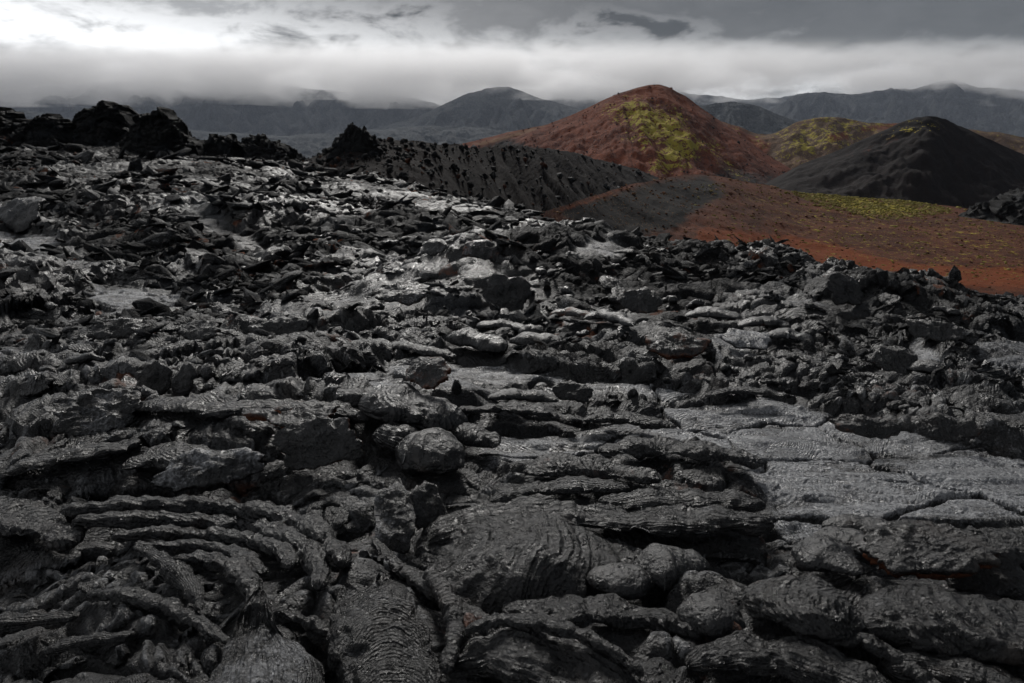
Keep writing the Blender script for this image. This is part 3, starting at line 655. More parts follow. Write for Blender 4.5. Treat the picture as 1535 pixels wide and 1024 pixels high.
# ------------------------------------------------------------------ hills, mountains, valley floor
def ridge(name, pts, front, back, foot, mat, nx=260, nf=100, nb=12, bend=1.25, rough=.05, gully=.05, gs=14.0, seed=1, masks=None, foot_back=None, lat=0, round_=.0):
    """hill under a crest line: pts = (u, v, distance) of the crest; foot = (z) where the slope ends `front` metres nearer"""
    pts = np.array(pts, float)
    s = np.linspace(pts[0, 0], pts[-1, 0], nx)
    # smooth interpolation of the crest
    v = np.interp(s, pts[:, 0], pts[:, 1]); D = np.interp(s, pts[:, 0], pts[:, 2])
    k = np.array([1, 3, 5, 3, 1.]); k /= k.sum()
    for _ in range(2):
        v = np.convolve(np.pad(v, 2, 'edge'), k, 'valid'); D = np.convolve(np.pad(D, 2, 'edge'), k, 'valid')
    cx, cy, cz = at_dist(s, v, D)
    fr = np.interp(s, pts[:, 0], front) if np.ndim(front) else np.full(nx, front)
    ft = np.interp(s, pts[:, 0], foot) if np.ndim(foot) else np.full(nx, foot)
    a = np.concatenate([-np.linspace(1, 0, nf)**1.3, np.linspace(0, 1, nb+1)[1:]])
    A = a[:, None]; n = len(a)
    dirx = cx/np.hypot(cx, cy); diry = cy/np.hypot(cx, cy)
    dist = np.where(A < 0, A*fr[None], A*back)
    x = cx[None] + dirx[None]*dist + lat*A*np.where(A < 0, 1, 0); y = cy[None] + diry[None]*dist
    prof = (1-np.abs(A))**bend
    if round_: prof = prof*(1-round_) + round_*(.5+.5*np.cos(np.pi*np.abs(A)))
    hz = np.where(A < 0, ft[None], foot_back if foot_back is not None else ft[None])
    h = (cz[None]-hz)
    L = fr.mean()
    slope = np.sin(np.pi*np.clip(np.abs(A), 0, 1))**.7
    sx = x/L*gs*.5; sy = A*1.3
    g = ridged2(sx+.5*noise2(sx*.6, A*3, seed), sy+.2*noise2(sx, A*4, seed+3), 4, .5, seed=seed+11)-.9
    r = fbm2(x/L*6, y/L*6, 6, .55, seed=seed+31)
    z = hz + h*prof + h*gully*g*slope*np.where(A < 0, 1, .4) + h*rough*r*(.25+slope)
    V = np.stack([x, y, z], -1).reshape(-1, 3)
    u_, v_ = proj(V)
    xx = V[:, 0]/L; yy = V[:, 1]/L
    at = dict(moss=np.zeros(len(V)), red=np.zeros(len(V)), dark=np.zeros(len(V)), pale=np.zeros(len(V)))
    if masks: masks(at, u_, v_, V, g.ravel(), np.broadcast_to(A, x.shape).ravel())
    me = mesh_from(name, V, grid_faces(n, nx), mat, at)
    return link(name, me, kind='structure')

M_RED = soil_material('red_scoria', ((0.050, 0.015, 0.008), (0.150, 0.042, 0.018)), scale=1.0, bump=.8)
M_CIND = soil_material('brown_cinder', ((0.030, 0.012, 0.008), (0.100, 0.034, 0.018)), scale=4.0, far=.12, speck=(2.6, (0.16, 0.10, 0.045)))
M_BLACK = soil_material('black_sand', ((0.0045, 0.0035, 0.0037), (0.011, 0.0078, 0.0072)), scale=1.4, far=.35, bump=.7)
M_GRAVEL = soil_material('black_gravel', ((0.006, 0.0048, 0.0045), (0.014, 0.0105, 0.0098)), scale=9.0, far=.10)
M_MOSSY = soil_material('mossy_scoria', ((0.06, 0.036, 0.022), (0.13, 0.075, 0.042)), scale=.7, far=1.2)
M_MTN = soil_material('mountain_rock', ((0.014, 0.018, 0.021), (0.060, 0.066, 0.068)), scale=.10, far=12.0, bump=1.0)

def m_cone(at, u, v, V, g, A):
    wob = 5*fbm2(V[:, 0]*.06, V[:, 2]*.1, 3, seed=61)
    at['moss'][:] = np.maximum.reduce([
        in_poly(u+wob, v+wob, [(905, 165), (950, 150), (990, 160), (1020, 172), (1035, 200), (1062, 215), (1030, 250), (1000, 265), (975, 250), (990, 215), (960, 205), (940, 185)], 14)*.66,
        in_poly(u+wob, v+wob, [(930, 200), (980, 208), (975, 225), (940, 215)], 8)*.5,
        in_poly(u+wob, v, [(1050, 210), (1075, 215), (1120, 270), (1095, 262)], 8)*.45])
    at['red'][:] = np.maximum(in_poly(u, v, [(930, 140), (985, 120), (1030, 150), (1075, 190), (1020, 165), (985, 148), (940, 155)], 8)*.85,
                              .30*sstep(g, .1, .6)+.12)
    at['dark'][:] = np.maximum(in_poly(u, v, [(1080, 235), (1180, 255), (1240, 300), (1040, 292), (1070, 235), (1050, 175), (1080, 180)], 20)*.62,
                               in_poly(u, v, [(690, 225), (760, 200), (800, 215), (870, 235), (930, 262), (690, 262)], 16)*.75)
    at['pale'][:] = in_poly(u, v, [(700, 215), (800, 188), (860, 165), (850, 175), (800, 200), (720, 222)], 5)*.65
def m_front(at, u, v, V, g, A):
    wob = 5*noise2(V[:, 0]*.2, V[:, 1]*.2, 62)
    at['dark'][:] = np.maximum(in_poly(u+wob, v, [(830, 312), (900, 298), (980, 272), (1060, 262), (1090, 290), (1040, 320), (1010, 345), (930, 360), (850, 330)], 16)*1.0, .18*noise2(V[:, 0]*.06, V[:, 1]*.06, 63))
    at['red'][:] = np.maximum.reduce([in_poly(u+wob, v, [(1040, 338), (1100, 342), (1190, 350), (1270, 368), (1340, 388), (1440, 398), (1440, 430), (1180, 410), (1040, 376)], 9)*.8,
                                      in_poly(u+wob, v, [(1300, 402), (1420, 396), (1540, 398), (1700, 405), (1700, 440), (1300, 430)], 10)*.8,
                                      in_poly(u+wob, v, [(830, 312), (900, 290), (960, 272), (960, 278), (900, 300), (840, 322)], 5)*.6])
    at['moss'][:] = np.maximum(in_poly(u+wob, v+.4*wob, [(1195, 288), (1290, 292), (1350, 305), (1400, 318), (1300, 324), (1250, 306)], 7)*.72, in_poly(u, v, [(1100, 285), (1540, 330), (1540, 420), (1250, 400)], 30)*.17)
    at['pale'][:] = in_poly(u, v, [(1100, 300), (1540, 340), (1540, 420), (1200, 395)], 30)*.12
def m_right(at, u, v, V, g, A):
    at['red'][:] = in_poly(u, v, [(1240, 232), (1330, 195), (1380, 180), (1350, 225), (1280, 250)], 18)*.38
    at['moss'][:] = in_poly(u, v, [(1320, 205), (1380, 175), (1420, 190), (1370, 200)], 8)*.3
    at['dark'][:] = .45*noise2(V[:, 0]*.02, V[:, 2]*.05, 65)
def m_mid(at, u, v, V, g, A):
    at['moss'][:] = .16 + .30*in_poly(u, v, [(1170, 205), (1220, 175), (1320, 185), (1260, 215), (1190, 235)], 15)
    at['red'][:] = np.maximum.reduce([in_poly(u, v, [(1240, 200), (1270, 195), (1275, 210), (1240, 215)], 5)*.8, in_poly(u, v, [(1285, 188), (1360, 180), (1340, 195), (1290, 200)], 5)*.7,
                                      in_poly(u, v, [(1050, 172), (1110, 188), (1160, 215), (1150, 240), (1110, 215)], 8)*.75])
    at['pale'][:] = in_poly(u, v, [(1110, 190), (1180, 200), (1170, 240), (1130, 220)], 10)*.5
def m_grav(at, u, v, V, g, A):
    at['red'][:] = .12 + .12*noise2(V[:, 0]*.3, V[:, 1]*.3, 64)
    at['dark'][:] = .3

ridge('hill_black_gravel', [(300, 262, 62), (400, 250, 60), (470, 236, 58), (500, 218, 57), (518, 206, 57), (533, 204, 57), (548, 204, 57), (565, 208, 57), (610, 211, 58), (650, 214, 62), (700, 222, 74), (760, 217, 98), (800, 221, 125), (850, 226, 155), (900, 240, 185), (950, 252, 208), (990, 267, 220), (1030, 290, 225), (1080, 330, 228)],
      [16, 16, 17, 18, 18, 18, 18, 18, 20, 24, 30, 42, 56, 66, 72, 76, 78, 76, 70], 14, [-.6, -.6, -.8, -1, -1, -1, -1.2, -1.4, -2.5, -3.5, -5, -8, -10, -12, -14, -16, -17, -18, -18], M_GRAVEL, rough=.065, gully=.004, gs=5, seed=3, masks=m_grav, foot_back=-14, bend=1.0)
ridge('hill_brown_cinder', [(700, 360, 58), (770, 338, 66), (820, 316, 76), (860, 302, 88), (905, 289, 102), (960, 273, 122), (1010, 264, 140), (1045, 262, 150), (1090, 267, 155), (1130, 274, 160), (1200, 289, 170), (1280, 296, 175), (1350, 300, 175), (1450, 313, 165), (1535, 325, 155), (1640, 345, 150), (1800, 370, 140)],
      [20, 26, 34, 45, 60, 80, 100, 110, 114, 118, 126, 132, 132, 124, 116, 112, 104], 70, -18.0, M_CIND, nf=180, nx=360, rough=.05, gully=.03, gs=10, seed=8, masks=m_front, foot_back=-30, bend=.95)
ridge('hill_black_cone', [(1130, 285, 330), (1200, 246, 330), (1260, 224, 325), (1310, 203, 320), (1350, 186, 320), (1375, 176, 320), (1392, 172, 320), (1410, 176, 320), (1440, 190, 325), (1480, 207, 330), (1535, 232, 335), (1620, 262, 340), (1750, 290, 350)],
      110, 120, -26, M_BLACK, rough=.075, gully=.035, gs=24, seed=13, masks=m_right, bend=1.1)
ridge('hill_red_cone', [(600, 240, 640), (690, 216, 620), (760, 199, 600), (820, 186, 590), (870, 166, 580), (905, 150, 580), (935, 138, 580), (960, 131, 580), (985, 128, 580), (1003, 131, 580), (1030, 145, 580), (1060, 168, 575), (1100, 196, 570), (1150, 232, 560), (1200, 262, 550), (1260, 292, 545)],
      [150, 160, 180, 200, 215, 225, 230, 230, 230, 230, 225, 215, 200, 180, 160, 140], 200, -34, M_RED, nx=340, nf=160, rough=.05, gully=.04, gs=22, seed=25, masks=m_cone, bend=1.15)
ridge('hill_mossy', [(1000, 160, 900), (1050, 172, 900), (1090, 184, 900), (1130, 199, 900), (1160, 200, 900), (1190, 186, 900), (1225, 177, 900), (1260, 176, 900), (1300, 183, 900), (1340, 185, 900), (1380, 182, 900), (1420, 190, 900), (1500, 200, 900), (1600, 215, 900)],
      260, 300, -45, M_MOSSY, rough=.09, gully=.06, gs=12, seed=31, masks=m_mid)
ridge('hill_far_blue', [(980, 175, 2300), (1040, 160, 2300), (1090, 153, 2300), (1130, 158, 2300), (1170, 172, 2300), (1200, 184, 2300), (1240, 195, 2300), (1300, 205, 2300)],
      500, 600, -60, M_MTN, nx=260, nf=90, rough=.08, gully=.10, gs=18, seed=41)
ridge('mountain_right', [(1080, 190, 4600), (1150, 165, 4600), (1190, 142, 4600), (1230, 136, 4600), (1280, 141, 4700), (1330, 135, 4700), (1390, 128, 4800), (1430, 121, 4800), (1465, 130, 4800), (1510, 134, 4800), (1560, 138, 4800), (1640, 150, 4800), (1760, 175, 4800), (1900, 200, 4800)],
      1500, 1500, -60, M_MTN, nx=380, nf=130, rough=.10, gully=.24, gs=20, seed=51)
ridge('mountain_centre', [(520, 205, 4000), (570, 190, 4000), (620, 178, 4000), (660, 158, 4000), (700, 142, 4000), (740, 132, 4000), (765, 131, 4000), (800, 145, 4000), (850, 160, 4000), (920, 172, 4000), (1000, 185, 4000), (1090, 195, 4000)],
      1300, 1300, -60, M_MTN, nx=320, nf=110, rough=.09, gully=.14, gs=16, seed=61)
ridge('mountain_back', [(700, 150, 5600), (780, 132, 5600), (830, 138, 5600), (880, 128, 5600), (960, 130, 5600), (1040, 140, 5600), (1120, 150, 5600), (1200, 142, 5600)],
      1300, 1300, -60, M_MTN, nx=240, nf=90, rough=.09, gully=.14, gs=16, seed=67)
ridge('mountain_left', [(-420, 140, 5000), (-200, 120, 5000), (-60, 130, 5000), (0, 138, 5000), (60, 122, 5000), (120, 128, 5000), (180, 118, 5000), (250, 126, 5000), (320, 112, 5000), (400, 122, 5000), (470, 135, 5000), (540, 138, 5000), (600, 143, 5000), (660, 158, 5000), (740, 196, 5000)],
      1700, 1500, -60, M_MTN, nx=420, nf=120, rough=.09, gully=.15, gs=24, seed=75)
ridge('foothill_left', [(-200, 170, 3000), (0, 172, 3000), (40, 165, 3000), (110, 176, 3000), (200, 190, 3000), (300, 196, 3000), (420, 204, 3000), (560, 196, 3000), (640, 188, 3000), (700, 190, 3000), (800, 200, 3000), (900, 210, 3000)],
      700, 700, -60, M_MTN, nx=300, nf=80, rough=.12, gully=.12, gs=22, seed=81)

def valley():
    R = np.concatenate([[0.5], np.geomspace(20, 8000, 60)]); A = np.linspace(0, 2*np.pi, 121)[:-1]
    x = (R[:, None]*np.sin(A)).ravel(); y = (R[:, None]*np.cos(A)).ravel()
    r = np.hypot(x, y)
    z = -25 - 10*sstep(r, 150, 450) - 12*sstep(r, 400, 2000) + 3*fbm2(x*.01, y*.01, 3, seed=91)*sstep(r, 100, 400)
    V = np.stack([x, y, z], -1)
    a = dict(moss=.1*np.ones(len(V)), red=.15*np.ones(len(V)), dark=.4*np.ones(len(V)), pale=np.zeros(len(V)))
    me = mesh_from('valley_ground', V, grid_faces(len(R), 120, wrap=True), M_BLACK, a)
    link('valley_ground', me, kind='structure')
valley()

# ------------------------------------------------------------------ builders for single lava bodies
TRIS = [0]
def vnormals(P):
    """normals of a (ns, nt, 3) grid wrapped in nt"""
    du = np.gradient(P, axis=0); dv = np.roll(P, -1, 1) - np.roll(P, 1, 1)
    n = np.cross(du, dv); return n/np.maximum(np.linalg.norm(n, axis=2, keepdims=True), 1e-9)
def smooth_path(P, W, n):
    P = np.array(P, float); W = np.array(W, float)
    a = P[0]-P[1]; b = P[-1]-P[-2]                       # room for round ends
    P[0] += a/max(np.linalg.norm(a), 1e-6)*W[0]*.45; P[-1] += b/max(np.linalg.norm(b), 1e-6)*W[-1]*.45
    t = np.r_[0, np.cumsum(np.linalg.norm(np.diff(P, axis=0), axis=1))]
    ts = np.linspace(0, t[-1], n)
    Q = np.stack([np.interp(ts, t, P[:, i]) for i in range(3)], 1); w = np.interp(ts, t, W)
    m = max(3, n//12) | 1; k = np.hanning(m+2)[1:-1]; k /= k.sum()
    for _ in range(2):
        Q = np.stack([np.convolve(np.pad(Q[:, i], m//2, 'reflect', reflect_type='odd'), k, 'valid') for i in range(3)], 1)
    mw = max(5, n//5) | 1; kw = np.hanning(mw+2)[1:-1]; kw /= kw.sum()
    for _ in range(3): w = np.convolve(np.pad(w, mw//2, 'edge'), kw, 'valid')
    return Q, w, ts
def tongue_mesh(name, P, W, hk, fold, ns, nt, mat, seed=0, lift=0.0, ash=0.0, rust=0.0, lump=.10, origin=None, under=.45):
    Q, w, ts = smooth_path(P, W, ns)
    L = ts[-1]
    wt = min(max(W)*1.0, L*.5)
    s0 = np.clip(ts/min(wt, w[0]*1.5), 0, 1); s1 = np.clip((L-ts)/min(wt, w[-1]*1.5), 0, 1)
    cap = np.sqrt(np.clip(1-(1-s0)**2, 0.0004, 1))*np.sqrt(np.clip(1-(1-s1)**2, 0.0004, 1))
    w = w*cap
    w = w*(1+.30*noise2(ts/max(W)*.7, ts*0+seed*.37, seed)+.12*noise2(ts/max(W)*2.2, ts*0+seed*.7, seed+1))
    T = np.gradient(Q, axis=0); T /= np.maximum(np.linalg.norm(T, axis=1)[:, None], 1e-9)
    S = np.cross(T, [0, 0, 1.0]); S /= np.maximum(np.linalg.norm(S, axis=1)[:, None], 1e-9)
    U = np.cross(S, T)
    th = np.linspace(0, 2*np.pi, nt+1)[:-1] - np.pi/2
    c = np.cos(th); sn = np.sin(th)
    e = .82
    cc = np.sign(c)*np.abs(c)**e; ss = np.where(sn > 0, np.abs(sn)**.95, -under*np.abs(sn))
    B = Q[:, None] + S[:, None]*(w[:, None, None]*cc[None, :, None]) + U[:, None]*(w[:, None, None]*hk*ss[None, :, None])
    B[..., 2] += lift
    N = vnormals(B)
    if np.mean(N[:, nt//2, 2]) < 0: N = -N
    x, y, z = B[..., 0], B[..., 1], B[..., 2]
    wm = float(np.max(w))
    q = 1.0/wm
    d = lump*1.9*wm*fbm3(x*q*.7, y*q*.7, z*q*.7, 3, .5, seed=seed+5)
    d = d - .06*wm*(1-sstep(np.abs(noise3(x*q*.8+5, y*q*.8, z*q*.8, seed+6)), 0, .12))*(1 if fold else .3)
    d = d + .035*wm*np.minimum(1, .08/wm+.4)*fbm3(x*q*4, y*q*4, z*q*4, 3, .6, seed=seed+9)
    ph = np.zeros(x.shape); rope = np.full(x.shape, .12); top = np.clip(ss, 0, 1)[None]**.4
    if fold:
        mode, lam, amp, bend = fold
        wob = .55*noise3(x*3, y*3, z*3, seed+41)*min(.2, wm)/lam*.55
        if mode == 'cross': ph = np.pi/lam*(ts[:, None] - bend*w[:, None]*cc[None]**2) + wob*2.2
        elif mode == 'long': ph = np.pi/lam*(wm*1.2*(th[None]-np.pi/2) + bend*ts[:, None]*.3) + wob*1.6
        else: ph = np.pi/lam*(ts[:, None]*.55 + bend*wm*1.6*th[None]*1.6) + wob
        brk = fbm3(x*2.4, y*2.4, z*2.4, 3, .6, seed=seed+43)
        ph = ph + 2.2*brk*(1.0 if mode != 'cross' else .8)
        f = np.abs(np.sin(ph))**.75*np.clip(.55+1.2*brk+.3, .12, 1.25)
        mod = np.clip(.75 + .7*noise3(x*4, y*4, z*4, seed+47), .1, 1.5)
        cap2 = np.clip(cap*1.1, 0, 1)[:, None]
        d = d + .010*min(1, wm/.12)*fbm2(ts[:, None]*5+seed, (th[None]*wm*(34 if mode != 'cross' else 12)), 3, .6, seed=seed+91)
        amp = np.minimum(amp, .11*w[:, None])
        d = d + .8*amp*(f-.6)*mod*(cap2 if mode == 'cross' else cap2*np.ones_like(f))
        rope = np.full(x.shape, .7); ph = ph*2.0
    else:
        d = d + .03*wm*noise3(x*q*1.7, y*q*1.7, z*q*1.7, seed+61)
    B = B + N*d[..., None]
    V = B.reshape(-1, 3)
    o = np.array(origin if origin is not None else [Q[ns//2, 0], Q[ns//2, 1], Q[ns//2, 2]])
    nzr = noise3(x*5, y*5, z*5, seed+71)
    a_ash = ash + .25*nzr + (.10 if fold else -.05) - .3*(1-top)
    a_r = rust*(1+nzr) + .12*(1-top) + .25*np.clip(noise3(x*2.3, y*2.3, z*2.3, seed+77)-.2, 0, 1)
    me = mesh_from(name, V-o, grid_faces(ns, nt, wrap=True), mat, dict(ash=a_ash, rust=a_r, phase=ph, rope=rope))
    TRIS[0] += 2*(ns-1)*nt
    return me, o
def build_feats():
    for i, f in enumerate(FEATS):
        px = [(u, v) for u, v, w in f['pts']]
        Lp = sum(math.dist(px[j], px[j+1]) for j in range(len(px)-1)); wp = max(w for _, _, w in f['pts'])
        ns = int(np.clip(Lp/3.0, 26, 140)); nt = int(np.clip(wp*4.2/3.6, 20, 80))
        hk = f['hk']*(.72 if max(f['W']) > .1 else .95); P = [(x, y, z-.045) for (x, y, z), w in zip(f['P'], f['W'])]
        W = f['W']
        mat = M_TOE if (f['kind'] == 'lava_toe' and (not f.get('fold') or 'pillow' in f['cat'])) else M_LAVA
        me, o = tongue_mesh(f['kind'], P, W, hk, f.get('fold'), ns, nt, mat, seed=1000+i*13, lift=f.get('lift', 0), ash=f.get('ash', 0), rust=f.get('rust', 0),
                            lump=.07 if f['kind'] == 'lava_toe' else .12)
        link(f['kind'], me, f['label'], f['cat'], f.get('group'), loc=tuple(o))
build_feats()

def build_fan():
    p = FAN['P']; n, m = 120, 230
    th = np.linspace(-np.pi, np.pi, m+1)[:-1]; ks = sorted(FAN['R'])
    R = np.interp(np.degrees(th), ks, [FAN['R'][k] for k in ks])
    for _ in range(6): R = (np.roll(R, 1)+R*2+np.roll(R, -1))/4
    R = R*(1+.05*noise2(np.cos(th)*3, np.sin(th)*3, 8))
    r = np.linspace(0.01, 1, n)[:, None]
    q = 1-(1-r)**1.0
    X = q*R*np.cos(th); Y = q*R*np.sin(th)
    wx = X+.05*fbm2(X*3, Y*3, 2, seed=4); wy = Y+.05*fbm2(X*3+4, Y*3, 2, seed=6)
    h = .24*np.sqrt(np.clip(1-r**3.2, 0, 1))*(.35+.65*sstep(X, -.1, .45)) + .05*fbm2(X*3.5, Y*3.5, 3, seed=12)*(1-r**6)
    # folds: arcs about a point at the left, crowding where the crust buckled
    rr = np.hypot(wx+.10, (wy-.02)*1.05)
    ph = 2*np.pi*(rr/.066 + .55*np.sin(rr*9) + .35*fbm2(X*4, Y*4, 3, seed=15))
    f = np.abs(np.sin(ph*.5))**.8
    amp = .016*np.clip(.85+.6*noise2(X*4, Y*4, 21), .3, 1.3)*(1-r**8)
    h = h + amp*f + .004*fbm2(X*22, Y*22, 3, seed=23)
    gash = np.exp(-((X-.42-.25*(Y-.2))**2/.0012))*sstep(Y, .02, .12)*(1-sstep(Y, .40, .5))
    h = h - .018*gash*(.6+.5*noise2(X*14, Y*14, 3))
    out = 1 + .04*r**6*np.sin(ph*.5)
    V = np.stack([X*out, Y*out, h-.07], -1).reshape(-1, 3)
    bot = V[-m:].copy(); bot[:, :2] *= .93; bot[:, 2] -= .12
    V = np.vstack([V, bot])
    pad = lambda a: np.r_[a.ravel(), a.ravel()[-m:]]
    nz = fbm2(X*6, Y*6, 3, seed=31)
    me = mesh_from('lava_lobe', V, grid_faces(n+1, m, wrap=True), M_LAVA, dict(ash=pad(.02+.25*nz), rust=pad(np.clip(nz-.3, 0, 1)*.6), phase=pad(ph*1.0), rope=pad(r*0+.6+0*X)))
    TRIS[0] += 2*n*m
    link('lava_lobe', me, FAN['label'], 'lava lobe', loc=(p[0], p[1], p[2]-.02))
build_fan()

def plate_arrays(a, b, th, seed, nr=14, na=56, curl=.25, bumpy=1.0):
    """warped crust plate around the origin lying in xy: top sheet, rim and bottom sheet in one closed grid"""
    A = np.linspace(0, 2*np.pi, na+1)[:-1]
    rr = 1 + .22*noise2(np.cos(A)*1.3+seed, np.sin(A)*1.3, seed) + .16*noise2(np.cos(A)*3.1, np.sin(A)*3.1+seed, seed+2) + .06*noise2(np.cos(A)*9, np.sin(A)*9, seed+3)
    m = 1/np.maximum(np.abs(np.cos(A))**3 + np.abs(np.sin(A))**3, 1e-3)**(1/3)
    rr = rr*(.45+.55*m)
    R = np.concatenate([np.linspace(0.02, 1, nr), np.linspace(1, .02, nr)])
    side = np.r_[np.ones(nr), -np.ones(nr)]
    edge = 1-np.clip(R, 0, 1)**6*.6
    X = a*R[:, None]*rr*np.cos(A); Y = b*R[:, None]*rr*np.sin(A)
    s = max(a, b)
    Z = side[:, None]*th*.5*edge[:, None]*(1+.5*noise2(X/s*2, Y/s*2, seed+5))
    warp = curl*s*(.35*(X/s)**2*noise2(np.array([seed*.7]), np.array([.3]))[0]*2 - .3*(Y/s)**2) + .09*s*fbm2(X/s*1.6, Y/s*1.6, 3, .5, seed=seed+8)
    Z = Z + warp + bumpy*.02*s*ridged2(X/s*3, Y/s*6, 3, .5, seed=seed+9)*side[:, None]
    V = np.stack([X, Y, Z], -1)
    return V, side, R
def rot(yaw, tilt, roll):
    cy, sy = math.cos(yaw), math.sin(yaw); ct, st = math.cos(tilt), math.sin(tilt); cr, sr = math.cos(roll), math.sin(roll)
    Rz = np.array([[cy, -sy, 0], [sy, cy, 0], [0, 0, 1]]); Rx = np.array([[1, 0, 0], [0, ct, -st], [0, st, ct]]); Ry = np.array([[cr, 0, sr], [0, 1, 0], [-sr, 0, cr]])
    return Rz @ Ry @ Rx
def build_plates():
    for i, f in enumerate(PLATES):
        t = math.radians(f['tilt'])
        # the visible half depth b is foreshortened by the view: undo that for the real size
        p = f['P']; el = math.atan2(EYE-p[2], math.hypot(p[0], p[1])) + t
        bb = min(f['B']/max(math.sin(min(el, math.pi/2)), .3), f['A']*1.6 + .05) if f['tilt'] < 60 else f['B']
        na = int(np.clip(f['a']*1.8, 36, 110)); nr = int(np.clip(f['b']*.6, 9, 26))
        V, side, R = plate_arrays(f['A'], bb, f['th'], 50+i*3, nr, na)
        Rm = rot(math.radians(f['yaw']), t, math.radians(f['roll']))
        S = V.shape
        o = np.array([p[0], p[1], p[2]-.05])
        local = (V.reshape(-1, 3) @ Rm.T) + [0, 0, f['lift']]
        x, y, z = (local+o).T
        nz = fbm3(x*4, y*4, z*4, 3, seed=i)
        ash = f['ash'] + .3*nz; ph = (x*np.cos(i)+y*np.sin(i))*70 + 6*noise3(x*3, y*3, z*3, 9)
        rim = np.repeat(sstep(R, .8, 1.0), S[1])
        rust = f['rust']*(.7+nz) + rim*.25
        sidef = np.repeat(side, S[1])
        rust = np.where(sidef < 0, np.maximum(rust, .2 + .5*bool(f.get('under'))), rust); ash = np.where(sidef < 0, ash-.5, ash)
        me = mesh_from('crust_plate', local, grid_faces(S[0], S[1], wrap=True), M_LAVA, dict(ash=ash, rust=rust, phase=ph, rope=np.full(len(x), .35)))
        TRIS[0] += 2*(S[0]-1)*S[1]
        root = link('crust_plate', me, f['label'], 'crust slab', loc=tuple(o))
        if f.get('under'):
            # ragged rust-brown lining hanging under the plate
            V2, sd2, R2 = plate_arrays(f['A']*.93, bb*.9, f['th']*1.3, 50+i*3, max(8, nr//2), na, bumpy=2.0)
            V2[..., 2] -= f['th']*1.15
            l2 = (V2.reshape(-1, 3) @ Rm.T) + [0, 0, f['lift']]
            x2, y2, z2 = (l2+o).T
            l2[:, 2] -= .02*fbm3(x2*9, y2*9, z2*9, 3, seed=77)
            me2 = mesh_from('lining', l2, grid_faces(V2.shape[0], V2.shape[1], wrap=True), M_RUSTY, dict(ash=x2*0-.5, rust=x2*0+.35, phase=x2*0, rope=x2*0))
            TRIS[0] += 2*(V2.shape[0]-1)*V2.shape[1]
            link('lining', me2, label='ragged rust-brown lining under the plate', parent=root)
build_plates()

# crags on the skyline
CRAGV = []
def crag(name, label, pts, depth, base_v, seed, amp=.34, nx=170, nd=110):
    pts = np.array(pts, float)
    s = np.linspace(pts[0, 0], pts[-1, 0], nx); v = np.interp(s, pts[:, 0], pts[:, 1]); D = np.interp(s, pts[:, 0], pts[:, 2])
    v = v - 7.0*ridged2(s*.075, s*0+seed, 3, .65, seed=seed) + 6.5 + 3.0*noise2(s*.3, s*0, seed+4)
    cx, cy, cz = at_dist(s, v, D)
    _, _, bz = at_dist(s, np.full(nx, base_v), D-depth*.7)
    A = np.linspace(-1, 1, nd)[:, None]
    h = np.maximum(cz - bz, .05)[None]
    prof = (1-np.abs(A)**1.5)**.85
    x = cx[None]+0*A; y = cy[None]+depth*A; z = bz[None] + h*prof - .25
    X = x.copy(); Y = y.copy(); Z = z.copy()
    H = float(h.max())
    for i, (sc, am) in enumerate(((1.3, 1.0), (.62, .6), (.3, .35), (.14, .15))):
        f1, f2, c, ox, oy = worley2(x/sc + .5*noise3(x/sc, y/sc, z/sc, seed+i), z/sc*.8 + y/sc*.7, seed+i*3)
        e = sstep(f2-f1, 0, .25)
        k = amp*am*min(1.0, H/2.2)
        Y = Y - k*(.4+c)*e*np.where(A < 0, 1, -1)*(1-np.abs(A)**3); Z = Z + k*.6*(c-.4)*e; X = X - ox*sc*.3
    q = fbm3(x*1.1, y*1.1, z*1.1, 4, .6, seed=seed)
    Z = Z + amp*.5*q; X = X + amp*.6*fbm3(x*.9+9, y*.9, z*.9, 3, seed=seed+2)
    edge = np.minimum(1, np.minimum(np.arange(nx), np.arange(nx)[::-1])/6.0)[None]
    Z = bz[None]-.5 + (Z-bz[None]+.5)*edge
    V = np.stack([X, Y, Z], -1).reshape(-1, 3); o = V.mean(0); o[2] = float(bz.min())
    n = noise3(V[:, 0]*.8, V[:, 1]*.8, V[:, 2]*.8, 5)
    me = mesh_from(name, V-o, grid_faces(nd, nx), M_CRAG, dict(ash=-.25+.1*n, rust=.05+.15*np.clip(n, 0, 1), phase=n*0, rope=n*0), smooth=True)
    TRIS[0] += 2*nx*nd
    link(name, me, label, 'lava crag', loc=tuple(o))
    CRAGV.append(V)
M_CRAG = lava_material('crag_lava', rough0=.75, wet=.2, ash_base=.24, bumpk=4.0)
crag('lava_crag', 'black lump of rock cut by the left edge of the skyline', [(-90, 190, 44), (-50, 168, 44), (0, 163, 44), (12, 168, 44), (22, 177, 44), (45, 190, 43), (60, 204, 43)], 2.6, 246, 11)
crag('lava_crag', 'low black crag left of the tallest crag on the skyline', [(25, 215, 41), (38, 192, 41), (52, 180, 41), (66, 174, 41), (80, 173, 41), (90, 178, 41), (104, 184, 41), (120, 205, 41)], 2.2, 246, 12)
crag('lava_crag', 'tallest jagged black crag on the left skyline', [(90, 222, 43), (104, 192, 43), (120, 180, 43), (132, 170, 43), (142, 163, 43), (150, 154, 43), (158, 152, 43), (170, 158, 43), (182, 166, 43), (190, 178, 43), (200, 190, 43), (212, 200, 42), (225, 222, 42)], 3.0, 252, 13, amp=.34)
crag('lava_crag', 'blocky black tower right of the tallest crag on the skyline', [(200, 224, 42), (209, 190, 42), (216, 178, 42), (224, 170, 42), (238, 167, 42), (252, 168, 42), (262, 172, 42), (267, 182, 42), (270, 200, 42), (280, 205, 42), (300, 220, 42)], 2.4, 252, 14, amp=.30)
